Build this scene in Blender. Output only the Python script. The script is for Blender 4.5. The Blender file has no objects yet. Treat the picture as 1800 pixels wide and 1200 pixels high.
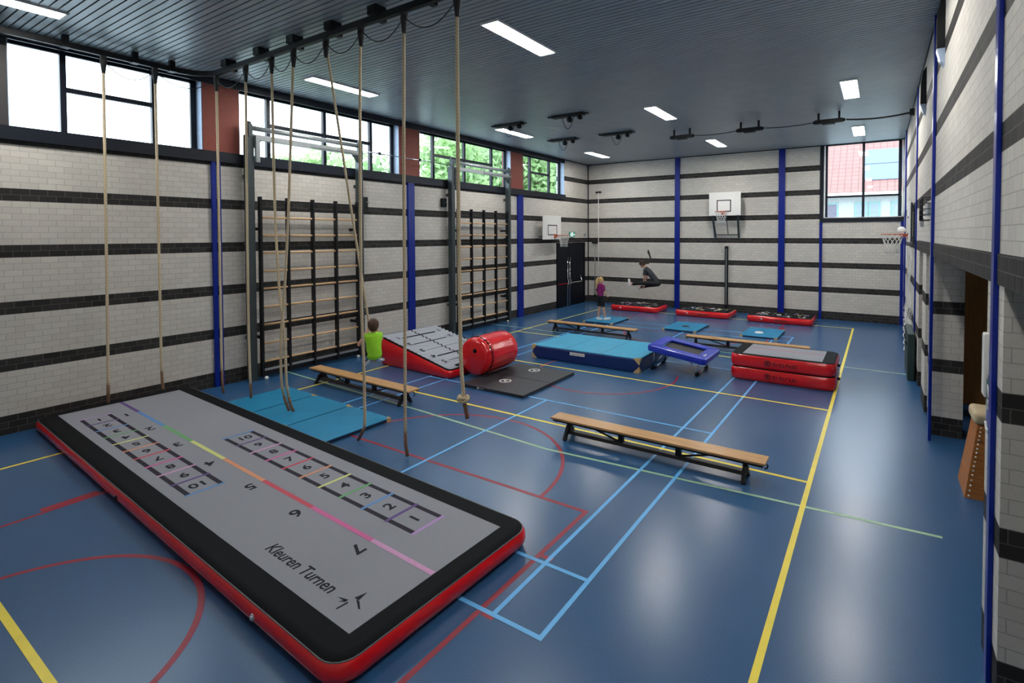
import bpy, bmesh, math, random
from mathutils import Vector, Matrix, Quaternion
random.seed(7)
PI = math.pi
SC = bpy.context.scene
COL = SC.collection

# ------------------------------------------------------------------ camera
RT = Vector((0.847, 0.5314, -0.00206)); FW = Vector((-0.5312, 0.8469, -0.0259))
FW.normalize(); RT = (RT - FW*RT.dot(FW)).normalized(); UP = RT.cross(FW)
cam_data = bpy.data.cameras.new('camera'); cam = bpy.data.objects.new('camera', cam_data); COL.objects.link(cam)
cam_data.sensor_fit = 'HORIZONTAL'; cam_data.sensor_width = 36.0
cam_data.lens = 901.13/1800*36
cam_data.shift_x = (900-981.42)/1800
cam_data.shift_y = -(600-435.8)/1800
cam_data.clip_start = 0.05; cam_data.clip_end = 300
cam.matrix_world = Matrix(((RT.x, UP.x, -FW.x, 2.1508), (RT.y, UP.y, -FW.y, -3.1579), (RT.z, UP.z, -FW.z, 3.0652), (0, 0, 0, 1)))
SC.camera = cam

# ------------------------------------------------------------------ world, exposure
w = bpy.data.worlds.new('overcast_sky'); SC.world = w; w.use_nodes = True
nt = w.node_tree; bg = nt.nodes['Background']
tc = nt.nodes.new('ShaderNodeTexCoord'); no = nt.nodes.new('ShaderNodeTexNoise'); rp = nt.nodes.new('ShaderNodeValToRGB')
no.inputs['Scale'].default_value = 2.2; no.inputs['Detail'].default_value = 4
rp.color_ramp.elements[0].color = (0.60, 0.80, 1.0, 1); rp.color_ramp.elements[1].color = (0.93, 0.97, 1.0, 1)
rp.color_ramp.elements[0].position = 0.3; rp.color_ramp.elements[1].position = 0.62
nt.links.new(tc.outputs['Generated'], no.inputs['Vector']); nt.links.new(no.outputs['Fac'], rp.inputs['Fac'])
nt.links.new(rp.outputs['Color'], bg.inputs['Color']); bg.inputs['Strength'].default_value = 6.5
LAMP = 52.0
vs = SC.view_settings
vs.view_transform = 'Standard'; vs.look = 'None'; vs.gamma = 1.0; vs.use_curve_mapping = False
vs.exposure = 0.2

# ------------------------------------------------------------------ materials
def nm(name):
    m = bpy.data.materials.new(name); m.use_nodes = True
    return m, m.node_tree, m.node_tree.nodes['Principled BSDF']
def mat(name, col, rough=0.5, metal=0.0, var=0.06, scale=8.0, bump=0.0, bscale=60.0, emit=None, spec=0.5, coat=0.0):
    m, t, b = nm(name)
    tc = t.nodes.new('ShaderNodeTexCoord'); n = t.nodes.new('ShaderNodeTexNoise')
    n.inputs['Scale'].default_value = scale; n.inputs['Detail'].default_value = 5
    t.links.new(tc.outputs['Object'], n.inputs['Vector'])
    r = t.nodes.new('ShaderNodeValToRGB')
    r.color_ramp.elements[0].position = 0.3; r.color_ramp.elements[1].position = 0.7
    r.color_ramp.elements[0].color = [c*(1-var) for c in col]+[1]
    r.color_ramp.elements[1].color = [min(1, c*(1+var)) for c in col]+[1]
    t.links.new(n.outputs['Fac'], r.inputs['Fac']); t.links.new(r.outputs['Color'], b.inputs['Base Color'])
    b.inputs['Roughness'].default_value = rough; b.inputs['Metallic'].default_value = metal
    b.inputs['Specular IOR Level'].default_value = spec; b.inputs['Coat Weight'].default_value = coat
    if bump:
        n2 = t.nodes.new('ShaderNodeTexNoise'); n2.inputs['Scale'].default_value = bscale; n2.inputs['Detail'].default_value = 3
        t.links.new(tc.outputs['Object'], n2.inputs['Vector'])
        bp = t.nodes.new('ShaderNodeBump'); bp.inputs['Strength'].default_value = bump; bp.inputs['Distance'].default_value = 0.01
        t.links.new(n2.outputs['Fac'], bp.inputs['Height']); t.links.new(bp.outputs['Normal'], b.inputs['Normal'])
    if emit:
        b.inputs['Emission Color'].default_value = (*col, 1); b.inputs['Emission Strength'].default_value = emit
    return m

CH = 0.09744                                     # height of one brick course
def math_n(t, op, a, b=None, c=None):
    n = t.nodes.new('ShaderNodeMath'); n.operation = op
    for i, v in enumerate((a, b, c)):
        if v is None: continue
        if isinstance(v, (int, float)): n.inputs[i].default_value = v
        else: t.links.new(v, n.inputs[i])
    return n.outputs[0]
def brick_mat(name, soldier=False):
    m, t, b = nm(name)
    g = t.nodes.new('ShaderNodeNewGeometry')
    sp = t.nodes.new('ShaderNodeSeparateXYZ'); t.links.new(g.outputs['Position'], sp.inputs[0])
    sn = t.nodes.new('ShaderNodeSeparateXYZ'); t.links.new(g.outputs['True Normal'], sn.inputs[0])
    ax = math_n(t, 'ABSOLUTE', sn.outputs['X'])
    f = math_n(t, 'GREATER_THAN', ax, 0.5)
    al = math_n(t, 'ADD', math_n(t, 'MULTIPLY', sp.outputs['Y'], f), math_n(t, 'MULTIPLY', sp.outputs['X'], math_n(t, 'SUBTRACT', 1.0, f)))
    cb = t.nodes.new('ShaderNodeCombineXYZ'); t.links.new(al, cb.inputs[0]); t.links.new(sp.outputs['Z'], cb.inputs[1])
    bt = t.nodes.new('ShaderNodeTexBrick'); t.links.new(cb.outputs[0], bt.inputs['Vector'])
    bt.inputs['Scale'].default_value = 1.0; bt.inputs['Brick Width'].default_value = 0.085 if soldier else 0.205
    bt.inputs['Row Height'].default_value = CH; bt.inputs['Mortar Size'].default_value = 0.004; bt.inputs['Mortar Smooth'].default_value = 0.2
    bt.inputs['Color1'].default_value = (0, 0, 0, 1); bt.inputs['Color2'].default_value = (1, 1, 1, 1); bt.inputs['Mortar'].default_value = (.5, .5, .5, 1)
    row = math_n(t, 'FLOOR', math_n(t, 'DIVIDE', sp.outputs['Z'], CH))
    band = math_n(t, 'LESS_THAN', math_n(t, 'MODULO', math_n(t, 'ADD', row, 8.0), 9.0), 1.5)
    base = math_n(t, 'LESS_THAN', row, 0.5)
    dark = math_n(t, 'MAXIMUM', band, base)
    if soldier: dark = math_n(t, 'GREATER_THAN', sp.outputs['Z'], -10.0)
    def ramp(c0, c1):
        r = t.nodes.new('ShaderNodeValToRGB'); r.color_ramp.elements[0].color = (*c0, 1); r.color_ramp.elements[1].color = (*c1, 1)
        t.links.new(bt.outputs['Color'], r.inputs['Fac']); return r.outputs['Color']
    def mix(fac, a, bb):
        n = t.nodes.new('ShaderNodeMix'); n.data_type = 'RGBA'
        t.links.new(fac, n.inputs['Factor'])
        for s, v in (('A', a), ('B', bb)):
            i = [k for k in n.inputs if k.name == s and k.type == 'RGBA'][0]
            if isinstance(v, tuple): i.default_value = (*v, 1)
            else: t.links.new(v, i)
        return [k for k in n.outputs if k.type == 'RGBA'][0]
    light = ramp((0.59, 0.565, 0.52), (0.65, 0.625, 0.57)); dk = ramp((0.022, 0.0215, 0.0212), (0.042, 0.040, 0.038))
    brick = mix(dark, light, dk)
    mortar = mix(dark, (0.43, 0.415, 0.38), (0.105, 0.10, 0.095))
    colr = mix(bt.outputs['Fac'], brick, mortar)
    n = t.nodes.new('ShaderNodeTexNoise'); n.inputs['Scale'].default_value = 45; n.inputs['Detail'].default_value = 4
    t.links.new(g.outputs['Position'], n.inputs['Vector'])
    n3 = t.nodes.new('ShaderNodeTexNoise'); n3.inputs['Scale'].default_value = 0.9; n3.inputs['Detail'].default_value = 3
    t.links.new(g.outputs['Position'], n3.inputs['Vector'])
    hs = t.nodes.new('ShaderNodeHueSaturation'); t.links.new(colr, hs.inputs['Color'])
    v = math_n(t, 'ADD', math_n(t, 'MULTIPLY', n.outputs['Fac'], 0.16), math_n(t, 'ADD', math_n(t, 'MULTIPLY', n3.outputs['Fac'], 0.16), 0.84))
    t.links.new(v, hs.inputs['Value'])
    t.links.new(hs.outputs['Color'], b.inputs['Base Color'])
    b.inputs['Roughness'].default_value = 0.7; b.inputs['Specular IOR Level'].default_value = 0.22
    h = math_n(t, 'SUBTRACT', math_n(t, 'MULTIPLY', n.outputs['Fac'], 0.35), bt.outputs['Fac'])
    bp = t.nodes.new('ShaderNodeBump'); bp.inputs['Strength'].default_value = 0.45; bp.inputs['Distance'].default_value = 0.007
    t.links.new(h, bp.inputs['Height']); t.links.new(bp.outputs['Normal'], b.inputs['Normal'])
    return m

def floor_mat():
    m, t, b = nm('blue_sports_floor')
    g = t.nodes.new('ShaderNodeNewGeometry')
    n = t.nodes.new('ShaderNodeTexNoise'); n.inputs['Scale'].default_value = 120; n.inputs['Detail'].default_value = 1
    n2 = t.nodes.new('ShaderNodeTexNoise'); n2.inputs['Scale'].default_value = 1.6; n2.inputs['Detail'].default_value = 5; n2.inputs['Roughness'].default_value = 0.55
    for k in (n, n2): t.links.new(g.outputs['Position'], k.inputs['Vector'])
    r = t.nodes.new('ShaderNodeValToRGB'); r.color_ramp.elements[0].position = .3; r.color_ramp.elements[1].position = .7
    r.color_ramp.elements[0].color = (0.022, 0.088, 0.212, 1); r.color_ramp.elements[1].color = (0.032, 0.110, 0.250, 1)
    t.links.new(n.outputs['Fac'], r.inputs['Fac'])
    hs = t.nodes.new('ShaderNodeHueSaturation'); t.links.new(r.outputs['Color'], hs.inputs['Color'])
    t.links.new(math_n(t, 'ADD', math_n(t, 'MULTIPLY', n2.outputs['Fac'], 0.10), 0.95), hs.inputs['Value'])
    t.links.new(hs.outputs['Color'], b.inputs['Base Color'])
    b.inputs['Roughness'].default_value = 0.27
    b.inputs['Specular IOR Level'].default_value = 0.62
    return m

def wood_mat(name, c0, c1, axis='X', rough=0.4):
    m, t, b = nm(name)
    tc = t.nodes.new('ShaderNodeTexCoord'); mp = t.nodes.new('ShaderNodeMapping')
    mp.inputs['Scale'].default_value = {'X': (1.2, 22, 22), 'Z': (22, 22, 1.2), 'Y': (22, 1.2, 22)}[axis]
    n = t.nodes.new('ShaderNodeTexNoise'); n.inputs['Scale'].default_value = 2.0; n.inputs['Detail'].default_value = 7; n.inputs['Distortion'].default_value = .6
    t.links.new(tc.outputs['Object'], mp.inputs[0]); t.links.new(mp.outputs[0], n.inputs['Vector'])
    r = t.nodes.new('ShaderNodeValToRGB'); r.color_ramp.elements[0].position = .35; r.color_ramp.elements[1].position = .65
    r.color_ramp.elements[0].color = (*c0, 1); r.color_ramp.elements[1].color = (*c1, 1)
    t.links.new(n.outputs['Fac'], r.inputs['Fac']); t.links.new(r.outputs['Color'], b.inputs['Base Color'])
    b.inputs['Roughness'].default_value = rough
    return m

def glass_mat():
    m = bpy.data.materials.new('window_glass'); m.use_nodes = True; t = m.node_tree
    for n in list(t.nodes):
        if n.type == 'BSDF_PRINCIPLED': t.nodes.remove(n)
    out = [n for n in t.nodes if n.type == 'OUTPUT_MATERIAL'][0]
    tr = t.nodes.new('ShaderNodeBsdfTransparent'); tr.inputs[0].default_value = (0.93, 0.97, 0.98, 1)
    gl = t.nodes.new('ShaderNodeBsdfGlossy'); gl.inputs['Roughness'].default_value = 0.02
    fr = t.nodes.new('ShaderNodeFresnel'); g = t.nodes.new('ShaderNodeNewGeometry')
    t.links.new(math_n(t, 'MULTIPLY_ADD', g.outputs['Backfacing'], 1/1.45-1.45, 1.45), fr.inputs[0])
    mx = t.nodes.new('ShaderNodeMixShader')
    t.links.new(fr.outputs[0], mx.inputs[0]); t.links.new(tr.outputs[0], mx.inputs[1]); t.links.new(gl.outputs[0], mx.inputs[2]); t.links.new(mx.outputs[0], out.inputs[0])
    return m

def rope_mat():
    m, t, b = nm('hemp_rope')
    tc = t.nodes.new('ShaderNodeTexCoord'); wv = t.nodes.new('ShaderNodeTexWave')
    wv.bands_direction = 'DIAGONAL'; wv.inputs['Scale'].default_value = 14; wv.inputs['Distortion'].default_value = 1.5
    t.links.new(tc.outputs['Object'], wv.inputs['Vector'])
    r = t.nodes.new('ShaderNodeValToRGB'); r.color_ramp.elements[0].color = (0.46, 0.36, 0.22, 1); r.color_ramp.elements[1].color = (0.78, 0.66, 0.46, 1)
    t.links.new(wv.outputs['Fac'], r.inputs['Fac']); t.links.new(r.outputs['Color'], b.inputs['Base Color'])
    bp = t.nodes.new('ShaderNodeBump'); bp.inputs['Strength'].default_value = .6; bp.inputs['Distance'].default_value = .004
    t.links.new(wv.outputs['Fac'], bp.inputs['Height']); t.links.new(bp.outputs['Normal'], b.inputs['Normal'])
    b.inputs['Roughness'].default_value = 0.85
    return m

def tile_mat(name, c, cm, w_, h_, rough=.6):
    m, t, b = nm(name)
    tc = t.nodes.new('ShaderNodeTexCoord'); bt = t.nodes.new('ShaderNodeTexBrick')
    t.links.new(tc.outputs['Object'], bt.inputs['Vector'])
    bt.offset = 0.0
    bt.inputs['Scale'].default_value = 1; bt.inputs['Brick Width'].default_value = w_; bt.inputs['Row Height'].default_value = h_; bt.inputs['Mortar Size'].default_value = .025
    bt.inputs['Color1'].default_value = (*c, 1); bt.inputs['Color2'].default_value = tuple(x*.9 for x in c)+(1,); bt.inputs['Mortar'].default_value = (*cm, 1)
    t.links.new(bt.outputs['Color'], b.inputs['Base Color']); b.inputs['Roughness'].default_value = rough
    return m

M = {}
M['brick'] = brick_mat('banded_brickwork'); M['soldier'] = brick_mat('dark_soldier_course', True)
M['floor'] = floor_mat(); M['glass'] = glass_mat(); M['rope'] = rope_mat()
M['slat'] = mat('grey_metal_slats', (0.35, 0.40, 0.43), 0.36, 0.2, .05, 3)
M['void'] = mat('ceiling_void', (0.01, 0.011, 0.012), .9)
M['navy'] = mat('dark_navy_window_frame', (0.009, 0.013, 0.023), .42, 0, .1, spec=.3)
M['jamb'] = mat('pale_blue_reveal', (0.36, 0.46, 0.62), .4)
M['pier'] = mat('rust_red_brick_pier', (0.27, 0.055, 0.035), .6, 0, .12, 30, .3, 40)
M['pierdark'] = mat('black_brown_pier', (0.03, 0.028, 0.03), .6)
M['blue'] = mat('cobalt_blue_paint', (0.001, 0.016, 0.24), .3, 0, .05, 4, spec=.4)
M['steel'] = mat('dark_green_grey_steel', (0.045, 0.06, 0.065), .42, .2, .08)
M['steelgrey'] = mat('grey_painted_steel', (0.34, 0.37, 0.38), .35, .4)
M['chrome'] = mat('bright_chrome', (0.75, 0.77, 0.8), .18, 1.0)
M['alu'] = mat('brushed_aluminium', (0.6, 0.62, 0.64), .3, .9)
M['black'] = mat('black_vinyl', (0.007, 0.008, 0.010), .7, 0, .1, 20, spec=.1)
M['blackmetal'] = mat('black_metal', (0.009, 0.010, 0.012), .5, .1, spec=.3)
M['red'] = mat('glossy_red_vinyl', (0.74, 0.010, 0.016), .22, 0, .06, 3, coat=.35)
M['grey'] = mat('grey_woven_jump_fabric', (0.265, 0.275, 0.315), .72, 0, .07, 160, .15, 500)
M['greyblue'] = mat('pale_grey_jump_fabric', (0.33, 0.36, 0.42), .5, 0, .05, 60)
M['matblue'] = mat('cyan_blue_vinyl', (0.004, 0.215, 0.42), .5, 0, .06, 5, .08, 300)
M['matside'] = mat('navy_vinyl_edge', (0.006, 0.02, 0.055), .45)
M['crashside'] = mat('royal_blue_vinyl', (0.003, 0.022, 0.13), .38, 0, .1, 3)
M['crashtop'] = mat('light_blue_vinyl', (0.025, 0.34, 0.56), .5, 0, .07, 4)
M['tan'] = mat('tan_leather_corner', (0.52, 0.36, 0.16), .6, 0, .15, 20)
M['plank'] = wood_mat('honey_oak_plank', (0.46, 0.245, 0.09), (0.64, 0.38, 0.165), 'X', .33)
M['rung'] = wood_mat('pale_ash_rung', (0.62, 0.38, 0.18), (0.78, 0.54, 0.30), 'Y', .4)
M['cupboard'] = wood_mat('orange_brown_veneer', (0.62, 0.31, 0.09), (0.72, 0.38, 0.12), 'Z', .5)
M['vault'] = wood_mat('varnished_beech', (0.36, 0.125, 0.025), (0.48, 0.18, 0.04), 'X', .5)
M['cream'] = mat('cream_leather', (0.55, 0.45, 0.28), .6)
M['leather'] = mat('brown_leather_whipping', (0.16, 0.085, 0.045), .7)
M['ropedark'] = mat('dark_rubber_sleeve', (0.025, 0.025, 0.025), .7)
M['pvblue'] = mat('ultramarine_padding', (0.008, 0.032, 0.46), .38, 0, .08, 6, coat=.15)
M['bed'] = mat('woven_black_bed', (0.035, 0.034, 0.033), .65, 0, .2, 200)
M['white'] = mat('white_enamel', (0.82, 0.82, 0.80), .4, 0, .02)
M['orange'] = mat('orange_painted_steel', (0.62, 0.13, 0.04), .4)
M['net'] = mat('white_cord', (0.72, 0.72, 0.70), .8)
M['lamp'] = mat('led_diffuser', (1.0, 0.97, 0.92), .4, 0, 0, 5, emit=LAMP)
M['doorblack'] = mat('blue_black_door_paint', (0.003, 0.005, 0.010), .45, spec=.2)
M['ink'] = mat('charcoal_print', (0.014, 0.014, 0.022), .7, 0, .1, spec=.2)
M['inkgrey'] = mat('slate_print', (0.026, 0.022, 0.036), .7, 0, .1, spec=.2)
PR = {'lilac': (.42, .26, .56), 'purple': (.11, .055, .23), 'blue': (.10, .25, .56), 'green': (.13, .37, .15), 'yellow': (.62, .66, .22),
      'orange': (.68, .29, .16), 'red': (.58, .06, .10), 'pink': (.62, .12, .33), 'lightpink': (.60, .30, .53)}
for k, c in PR.items(): M['p_'+k] = mat('print_'+k, c, .6, 0, .05, 40)
M['l_yellow'] = mat('yellow_line_paint', (0.90, 0.74, 0.07), .4, 0, .06, 6)
M['l_blue'] = mat('light_blue_line_paint', (0.12, 0.47, 0.90), .4, 0, .04, 6)
M['l_red'] = mat('crimson_line_paint', (0.29, 0.010, 0.036), .4, 0, .08, 6)
M['l_green'] = mat('pale_green_line_paint', (0.34, 0.56, 0.36), .45, 0, .12, 12)
M['skin'] = mat('light_skin', (0.60, 0.33, 0.23), .5, 0, .05)
M['hairdark'] = mat('dark_brown_hair', (0.035, 0.016, 0.010), .6, 0, .3, 60, .5, 120)
M['hairbrown'] = mat('brown_hair', (0.075, 0.032, 0.017), .6, 0, .3, 60, .5, 120)
M['hairblond'] = mat('blond_hair', (0.60, 0.40, 0.15), .6, 0, .25, 60, .5, 120)
M['lime'] = mat('neon_lime_cotton', (0.36, 0.80, 0.03), .8, 0, .05, 20)
M['limelight'] = mat('neon_yellow_trim', (0.72, 0.95, 0.12), .8)
M['magenta'] = mat('magenta_cotton', (0.24, 0.008, 0.13), .8, 0, .08, 20)
M['charcoal'] = mat('charcoal_cotton', (0.035, 0.042, 0.05), .85, 0, .12, 20)
M['blackcloth'] = mat('black_cotton', (0.008, 0.008, 0.010), .85)
M['shoewhite'] = mat('white_trainer', (0.75, 0.76, 0.78), .55)
M['shoedark'] = mat('dark_trainer', (0.02, 0.03, 0.05), .6)
M['eyewhite'] = mat('eye_white', (0.8, 0.8, 0.8), .2, 0, 0)
M['leaf'] = mat('fresh_green_leaves', (0.36, 0.52, 0.24), .5, 0, .45, 1.3)
M['leaf2'] = mat('deep_green_leaves', (0.27, 0.42, 0.19), .5, 0, .45, 1.3)
for k in ('leaf', 'leaf2'):          # leaves let daylight through
    t = M[k].node_tree; b = t.nodes['Principled BSDF']; out = [n for n in t.nodes if n.type == 'OUTPUT_MATERIAL'][0]
    tl = t.nodes.new('ShaderNodeBsdfTranslucent'); mx = t.nodes.new('ShaderNodeMixShader'); mx.inputs[0].default_value = .5
    t.links.new(b.inputs['Base Color'].links[0].from_socket, tl.inputs['Color'])
    t.links.new(b.outputs[0], mx.inputs[1]); t.links.new(tl.outputs[0], mx.inputs[2]); t.links.new(mx.outputs[0], out.inputs[0])
M['bark'] = mat('grey_bark', (0.10, 0.075, 0.05), .9, 0, .3, 12, .4, 30)
M['ground_grey'] = mat('neutral_bounce_grey', (0.34, 0.36, 0.37), .9, 0, .2, 3)
M['render'] = mat('cream_render_wall', (0.34, 0.36, 0.36), .8)
M['tile'] = tile_mat('red_roof_tiles', (0.26, 0.105, 0.09), (0.13, 0.06, 0.055), .34, .36)
M['solar'] = mat('blue_solar_panel', (0.10, 0.14, 0.24), .25)
M['signgreen'] = mat('green_sign', (0.01, 0.10, 0.075), .4)
M['exitgreen'] = mat('emerald_exit_sign', (0.05, 0.42, 0.30), .4)
M['exitlit'] = mat('lit_white_exit_pictogram', (0.75, 0.95, 0.88), .4, 0, 0, 5, emit=.5)
M['padgreen'] = mat('dark_green_pad', (0.014, 0.035, 0.032), .6)

# ------------------------------------------------------------------ mesh builder
class MB:
    def __init__(s): s.v = []; s.f = []; s.m = []; s.sm = []; s.mats = []
    def mi(s, m):
        if m is None: m = s.mats[0] if s.mats else None
        if m not in s.mats: s.mats.append(m)
        return s.mats.index(m)
    def add(s, vs, fs, m=None, smooth=False):
        o = len(s.v); s.v += [Vector(p) for p in vs]; k = s.mi(m)
        for f in fs: s.f.append([i+o for i in f]); s.m.append(k); s.sm.append(smooth)
        return s
    def box(s, a, b, m=None, mtx=None):
        x0, y0, z0 = a; x1, y1, z1 = b
        vs = [Vector(p) for p in ((x0,y0,z0),(x1,y0,z0),(x1,y1,z0),(x0,y1,z0),(x0,y0,z1),(x1,y0,z1),(x1,y1,z1),(x0,y1,z1))]
        if mtx: vs = [mtx @ p for p in vs]
        return s.add(vs, [(0,3,2,1),(4,5,6,7),(0,1,5,4),(1,2,6,5),(2,3,7,6),(3,0,4,7)], m)
    def bar(s, p, q, wd, h, m=None, up=(0, 0, 1)):
        p, q = Vector(p), Vector(q); d = (q-p); L = d.length; d.normalize()
        u = Vector(up); r = d.cross(u)
        if r.length < 1e-4: r = d.cross(Vector((1, 0, 0)))
        r.normalize(); u = r.cross(d)
        vs = []
        for t in (p, q):
            for a, b in ((-1,-1),(1,-1),(1,1),(-1,1)): vs.append(t+r*a*wd/2+u*b*h/2)
        return s.add(vs, [(0,1,2,3),(4,7,6,5),(0,4,5,1),(1,5,6,2),(2,6,7,3),(3,7,4,0)], m)
    def tube(s, pts, r, m=None, n=10, caps=True, closed=False):
        pts = [Vector(p) for p in pts]; N = len(pts); rs = r if isinstance(r, (list, tuple)) else [r]*N
        rings = []; prev = None
        for i, p in enumerate(pts):
            if closed: d = pts[(i+1) % N]-pts[i-1]
            else: d = pts[min(i+1, N-1)]-pts[max(i-1, 0)]
            d.normalize()
            if prev is None:
                a = d.orthogonal().normalized()
            else:
                a = prev - d*prev.dot(d)
                if a.length < 1e-5: a = d.orthogonal()
                a.normalize()
            prev = a; b = d.cross(a)
            rings.append([p+(a*math.cos(2*PI*k/n)+b*math.sin(2*PI*k/n))*rs[i] for k in range(n)])
        vs = [q for g in rings for q in g]; fs = []
        for i in range(N if closed else N-1):
            j = (i+1) % N
            for k in range(n): fs.append((i*n+k, i*n+(k+1) % n, j*n+(k+1) % n, j*n+k))
        if caps and not closed:
            fs.append(tuple(range(n-1, -1, -1))); fs.append(tuple((N-1)*n+k for k in range(n)))
        return s.add(vs, fs, m, True)
    def cyl(s, p, q, r, m=None, n=16, r2=None): return s.tube([p, q], [r, r if r2 is None else r2], m, n)
    def ball(s, c, r, m=None, n=12, mtx=None):
        rx, ry, rz = (r, r, r) if isinstance(r, (int, float)) else r
        vs = []; fs = []; R = n//2+1
        for i in range(R+1):
            th = PI*i/R
            for k in range(n):
                ph = 2*PI*k/n; p = Vector((rx*math.sin(th)*math.cos(ph), ry*math.sin(th)*math.sin(ph), rz*math.cos(th)))
                if mtx: p = mtx @ p
                vs.append(p+Vector(c))
        for i in range(R):
            for k in range(n): fs.append((i*n+k, (i+1)*n+k, (i+1)*n+(k+1) % n, i*n+(k+1) % n))
        return s.add(vs, fs, m, True)
    def prism(s, poly, z0, z1, m=None, mtx=None, smooth=False):
        n = len(poly); vs = [Vector((p[0], p[1], z0)) for p in poly]+[Vector((p[0], p[1], z1)) for p in poly]
        if mtx: vs = [mtx @ p for p in vs]
        fs = [tuple(range(n-1, -1, -1)), tuple(range(n, 2*n))]+[(i, (i+1) % n, n+(i+1) % n, n+i) for i in range(n)]
        return s.add(vs, fs, m, smooth)
    def loft(s, loops, m=None, cap0=True, cap1=True, smooth=True):
        n = len(loops[0]); vs = [p for l in loops for p in l]; fs = []
        for i in range(len(loops)-1):
            for k in range(n): fs.append((i*n+k, i*n+(k+1) % n, (i+1)*n+(k+1) % n, (i+1)*n+k))
        s.add(vs, fs, m, smooth)
        if cap0: s.add(loops[0], [tuple(range(n-1, -1, -1))], m)
        if cap1: s.add(loops[-1], [tuple(range(n))], m)
        return s
    def mesh(s, name, mat_=None):
        me = bpy.data.meshes.new(name); me.from_pydata([tuple(p) for p in s.v], [], s.f)
        mats = [mat_] if mat_ is not None and s.mats in ([], [None]) else [x if x is not None else mat_ for x in s.mats]
        for x in mats: me.materials.append(x)
        if len(mats) > 1: me.polygons.foreach_set('material_index', s.m)
        me.polygons.foreach_set('use_smooth', s.sm); me.update()
        return me

def tag(o, label=None, cat=None, group=None, kind=None):
    for k, v in (('label', label), ('category', cat), ('group', group), ('kind', kind)):
        if v: o[k] = v
    return o
def thing(name, label, cat, loc=(0, 0, 0), rz=0.0, group=None, kind=None):
    o = bpy.data.objects.new(name, None); COL.objects.link(o); o.empty_display_size = .1
    o.location = loc; o.rotation_euler = (0, 0, rz)
    return tag(o, label, cat, group, kind)
def worldloc(o):
    v = Vector((0, 0, 0)); 
    while o is not None: v += o.location; o = o.parent
    return v
def obj(name, mb, mat_=None, parent=None, local=True, label=None):
    """one mesh object; local=False: the mesh was written in world coordinates under an unrotated parent"""
    if parent is not None and not local:
        off = worldloc(parent); mb.v = [p-off for p in mb.v]
    me = mb.mesh(name, mat_); o = bpy.data.objects.new(name, me); COL.objects.link(o)
    if parent is not None: o.parent = parent
    if label: o['label'] = label
    return o
def copy_tree(o, parent=None):
    c = o.copy(); COL.objects.link(c); c.parent = parent
    for ch in list(o.children): copy_tree(ch, c)
    return c
def structure(name, mb, mat_=None, label=None, cat=None):
    o = obj(name, mb, mat_); tag(o, label, cat, None, 'structure'); return o
def bevel(o, wd=.005, seg=2):
    md = o.modifiers.new('bevel', 'BEVEL'); md.width = wd; md.segments = seg; md.limit_method = 'ANGLE'; return o
def text_mesh(txt, size, depth=.0015, shear=0.0, extrude=True, bold=0.0):
    cu = bpy.data.curves.new('t', 'FONT'); cu.body = txt; cu.size = size; cu.align_x = 'CENTER'; cu.align_y = 'CENTER'; cu.shear = shear
    cu.extrude = depth; cu.offset = bold; cu.resolution_u = 4
    ob = bpy.data.objects.new('t', cu); COL.objects.link(ob)
    bpy.context.view_layer.update()
    me = bpy.data.meshes.new_from_object(ob.evaluated_get(bpy.context.evaluated_depsgraph_get()))
    vs = [v.co.copy() for v in me.vertices]; fs = [tuple(p.vertices) for p in me.polygons]
    bpy.data.objects.remove(ob); bpy.data.curves.remove(cu); bpy.data.meshes.remove(me)
    return vs, fs
def add_text(mb, txt, size, mtx, m=None, depth=.001, shear=0.0, bold=0.0):
    vs, fs = text_mesh(txt, size, depth, shear, bold=bold); mb.add([mtx @ v for v in vs], fs, m)

# ------------------------------------------------------------------ room shell
XL, XR, YF, YB, H = -9.226, 2.828, 17.548, -4.4, 6.25
T = 0.40
# floor reaches into the storage bays behind the right wall
fb = MB().box((XL-T, YB-T, -.12), (5.9, YF+T, 0))
floor = structure('floor', fb, M['floor'], 'blue vinyl sports floor crossed by coloured court lines', 'floor')

def line_mb(segs, z, wd=.05):
    mb = MB()
    for i, (x0, y0, x1, y1) in enumerate(segs):
        z += .00003
        d = Vector((x1-x0, y1-y0, 0)).normalized()*wd/2; n = Vector((-d.y, d.x, 0))
        a = Vector((x0, y0, z))-d; b = Vector((x1, y1, z))+d
        mb.add([a-n, b-n, b+n, a+n], [(0, 1, 2, 3)])
    return mb
def arc(mb, c, r, a0, a1, z, wd=.05, n=48):
    vs = []; fs = []
    for i in range(n+1):
        a = a0+(a1-a0)*i/n
        for k in (-1, 1): vs.append((c[0]+(r+k*wd/2)*math.cos(a), c[1]+(r+k*wd/2)*math.sin(a), z))
    for i in range(n): fs.append((2*i, 2*i+1, 2*i+3, 2*i+2))
    mb.add(vs, fs)
rl = line_mb([(-.57, 1.74, -5.66, 1.74), (-.57, 1.74, -.60, -2.1), (-5.66, 1.74, -5.66, -2.1), (-.57, 12.25, -5.66, 12.25), (-.57, 12.25, -.57, 15.9), (-5.66, 12.25, -5.66, 15.9)], .0012)
for (x, y) in ((-.50, .84), (-.50, -.03), (-.50, 13.2), (-.50, 14.1)): rl.box((x-.05, y-.025, .0008), (x+.07, y+.025, .0013))
rl.box((-5.80, -1.45, .0008), (-5.68, -.95, .0013)); rl.box((-.55, 14.5, .0008), (-.43, 14.9, .0013))
arc(rl, (-2.98, 1.74), 1.80, 0, PI, .0012); arc(rl, (-2.98, 7.0), 1.55, PI*.93, PI*2.12, .0012); arc(rl, (-2.98, 12.25), 1.8, PI, 2*PI, .0012)
arc(rl, (-3.20, -2.39), 1.34, 0, PI, .0012)
obj('red_court_lines', rl, M['l_red'], floor)
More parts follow.
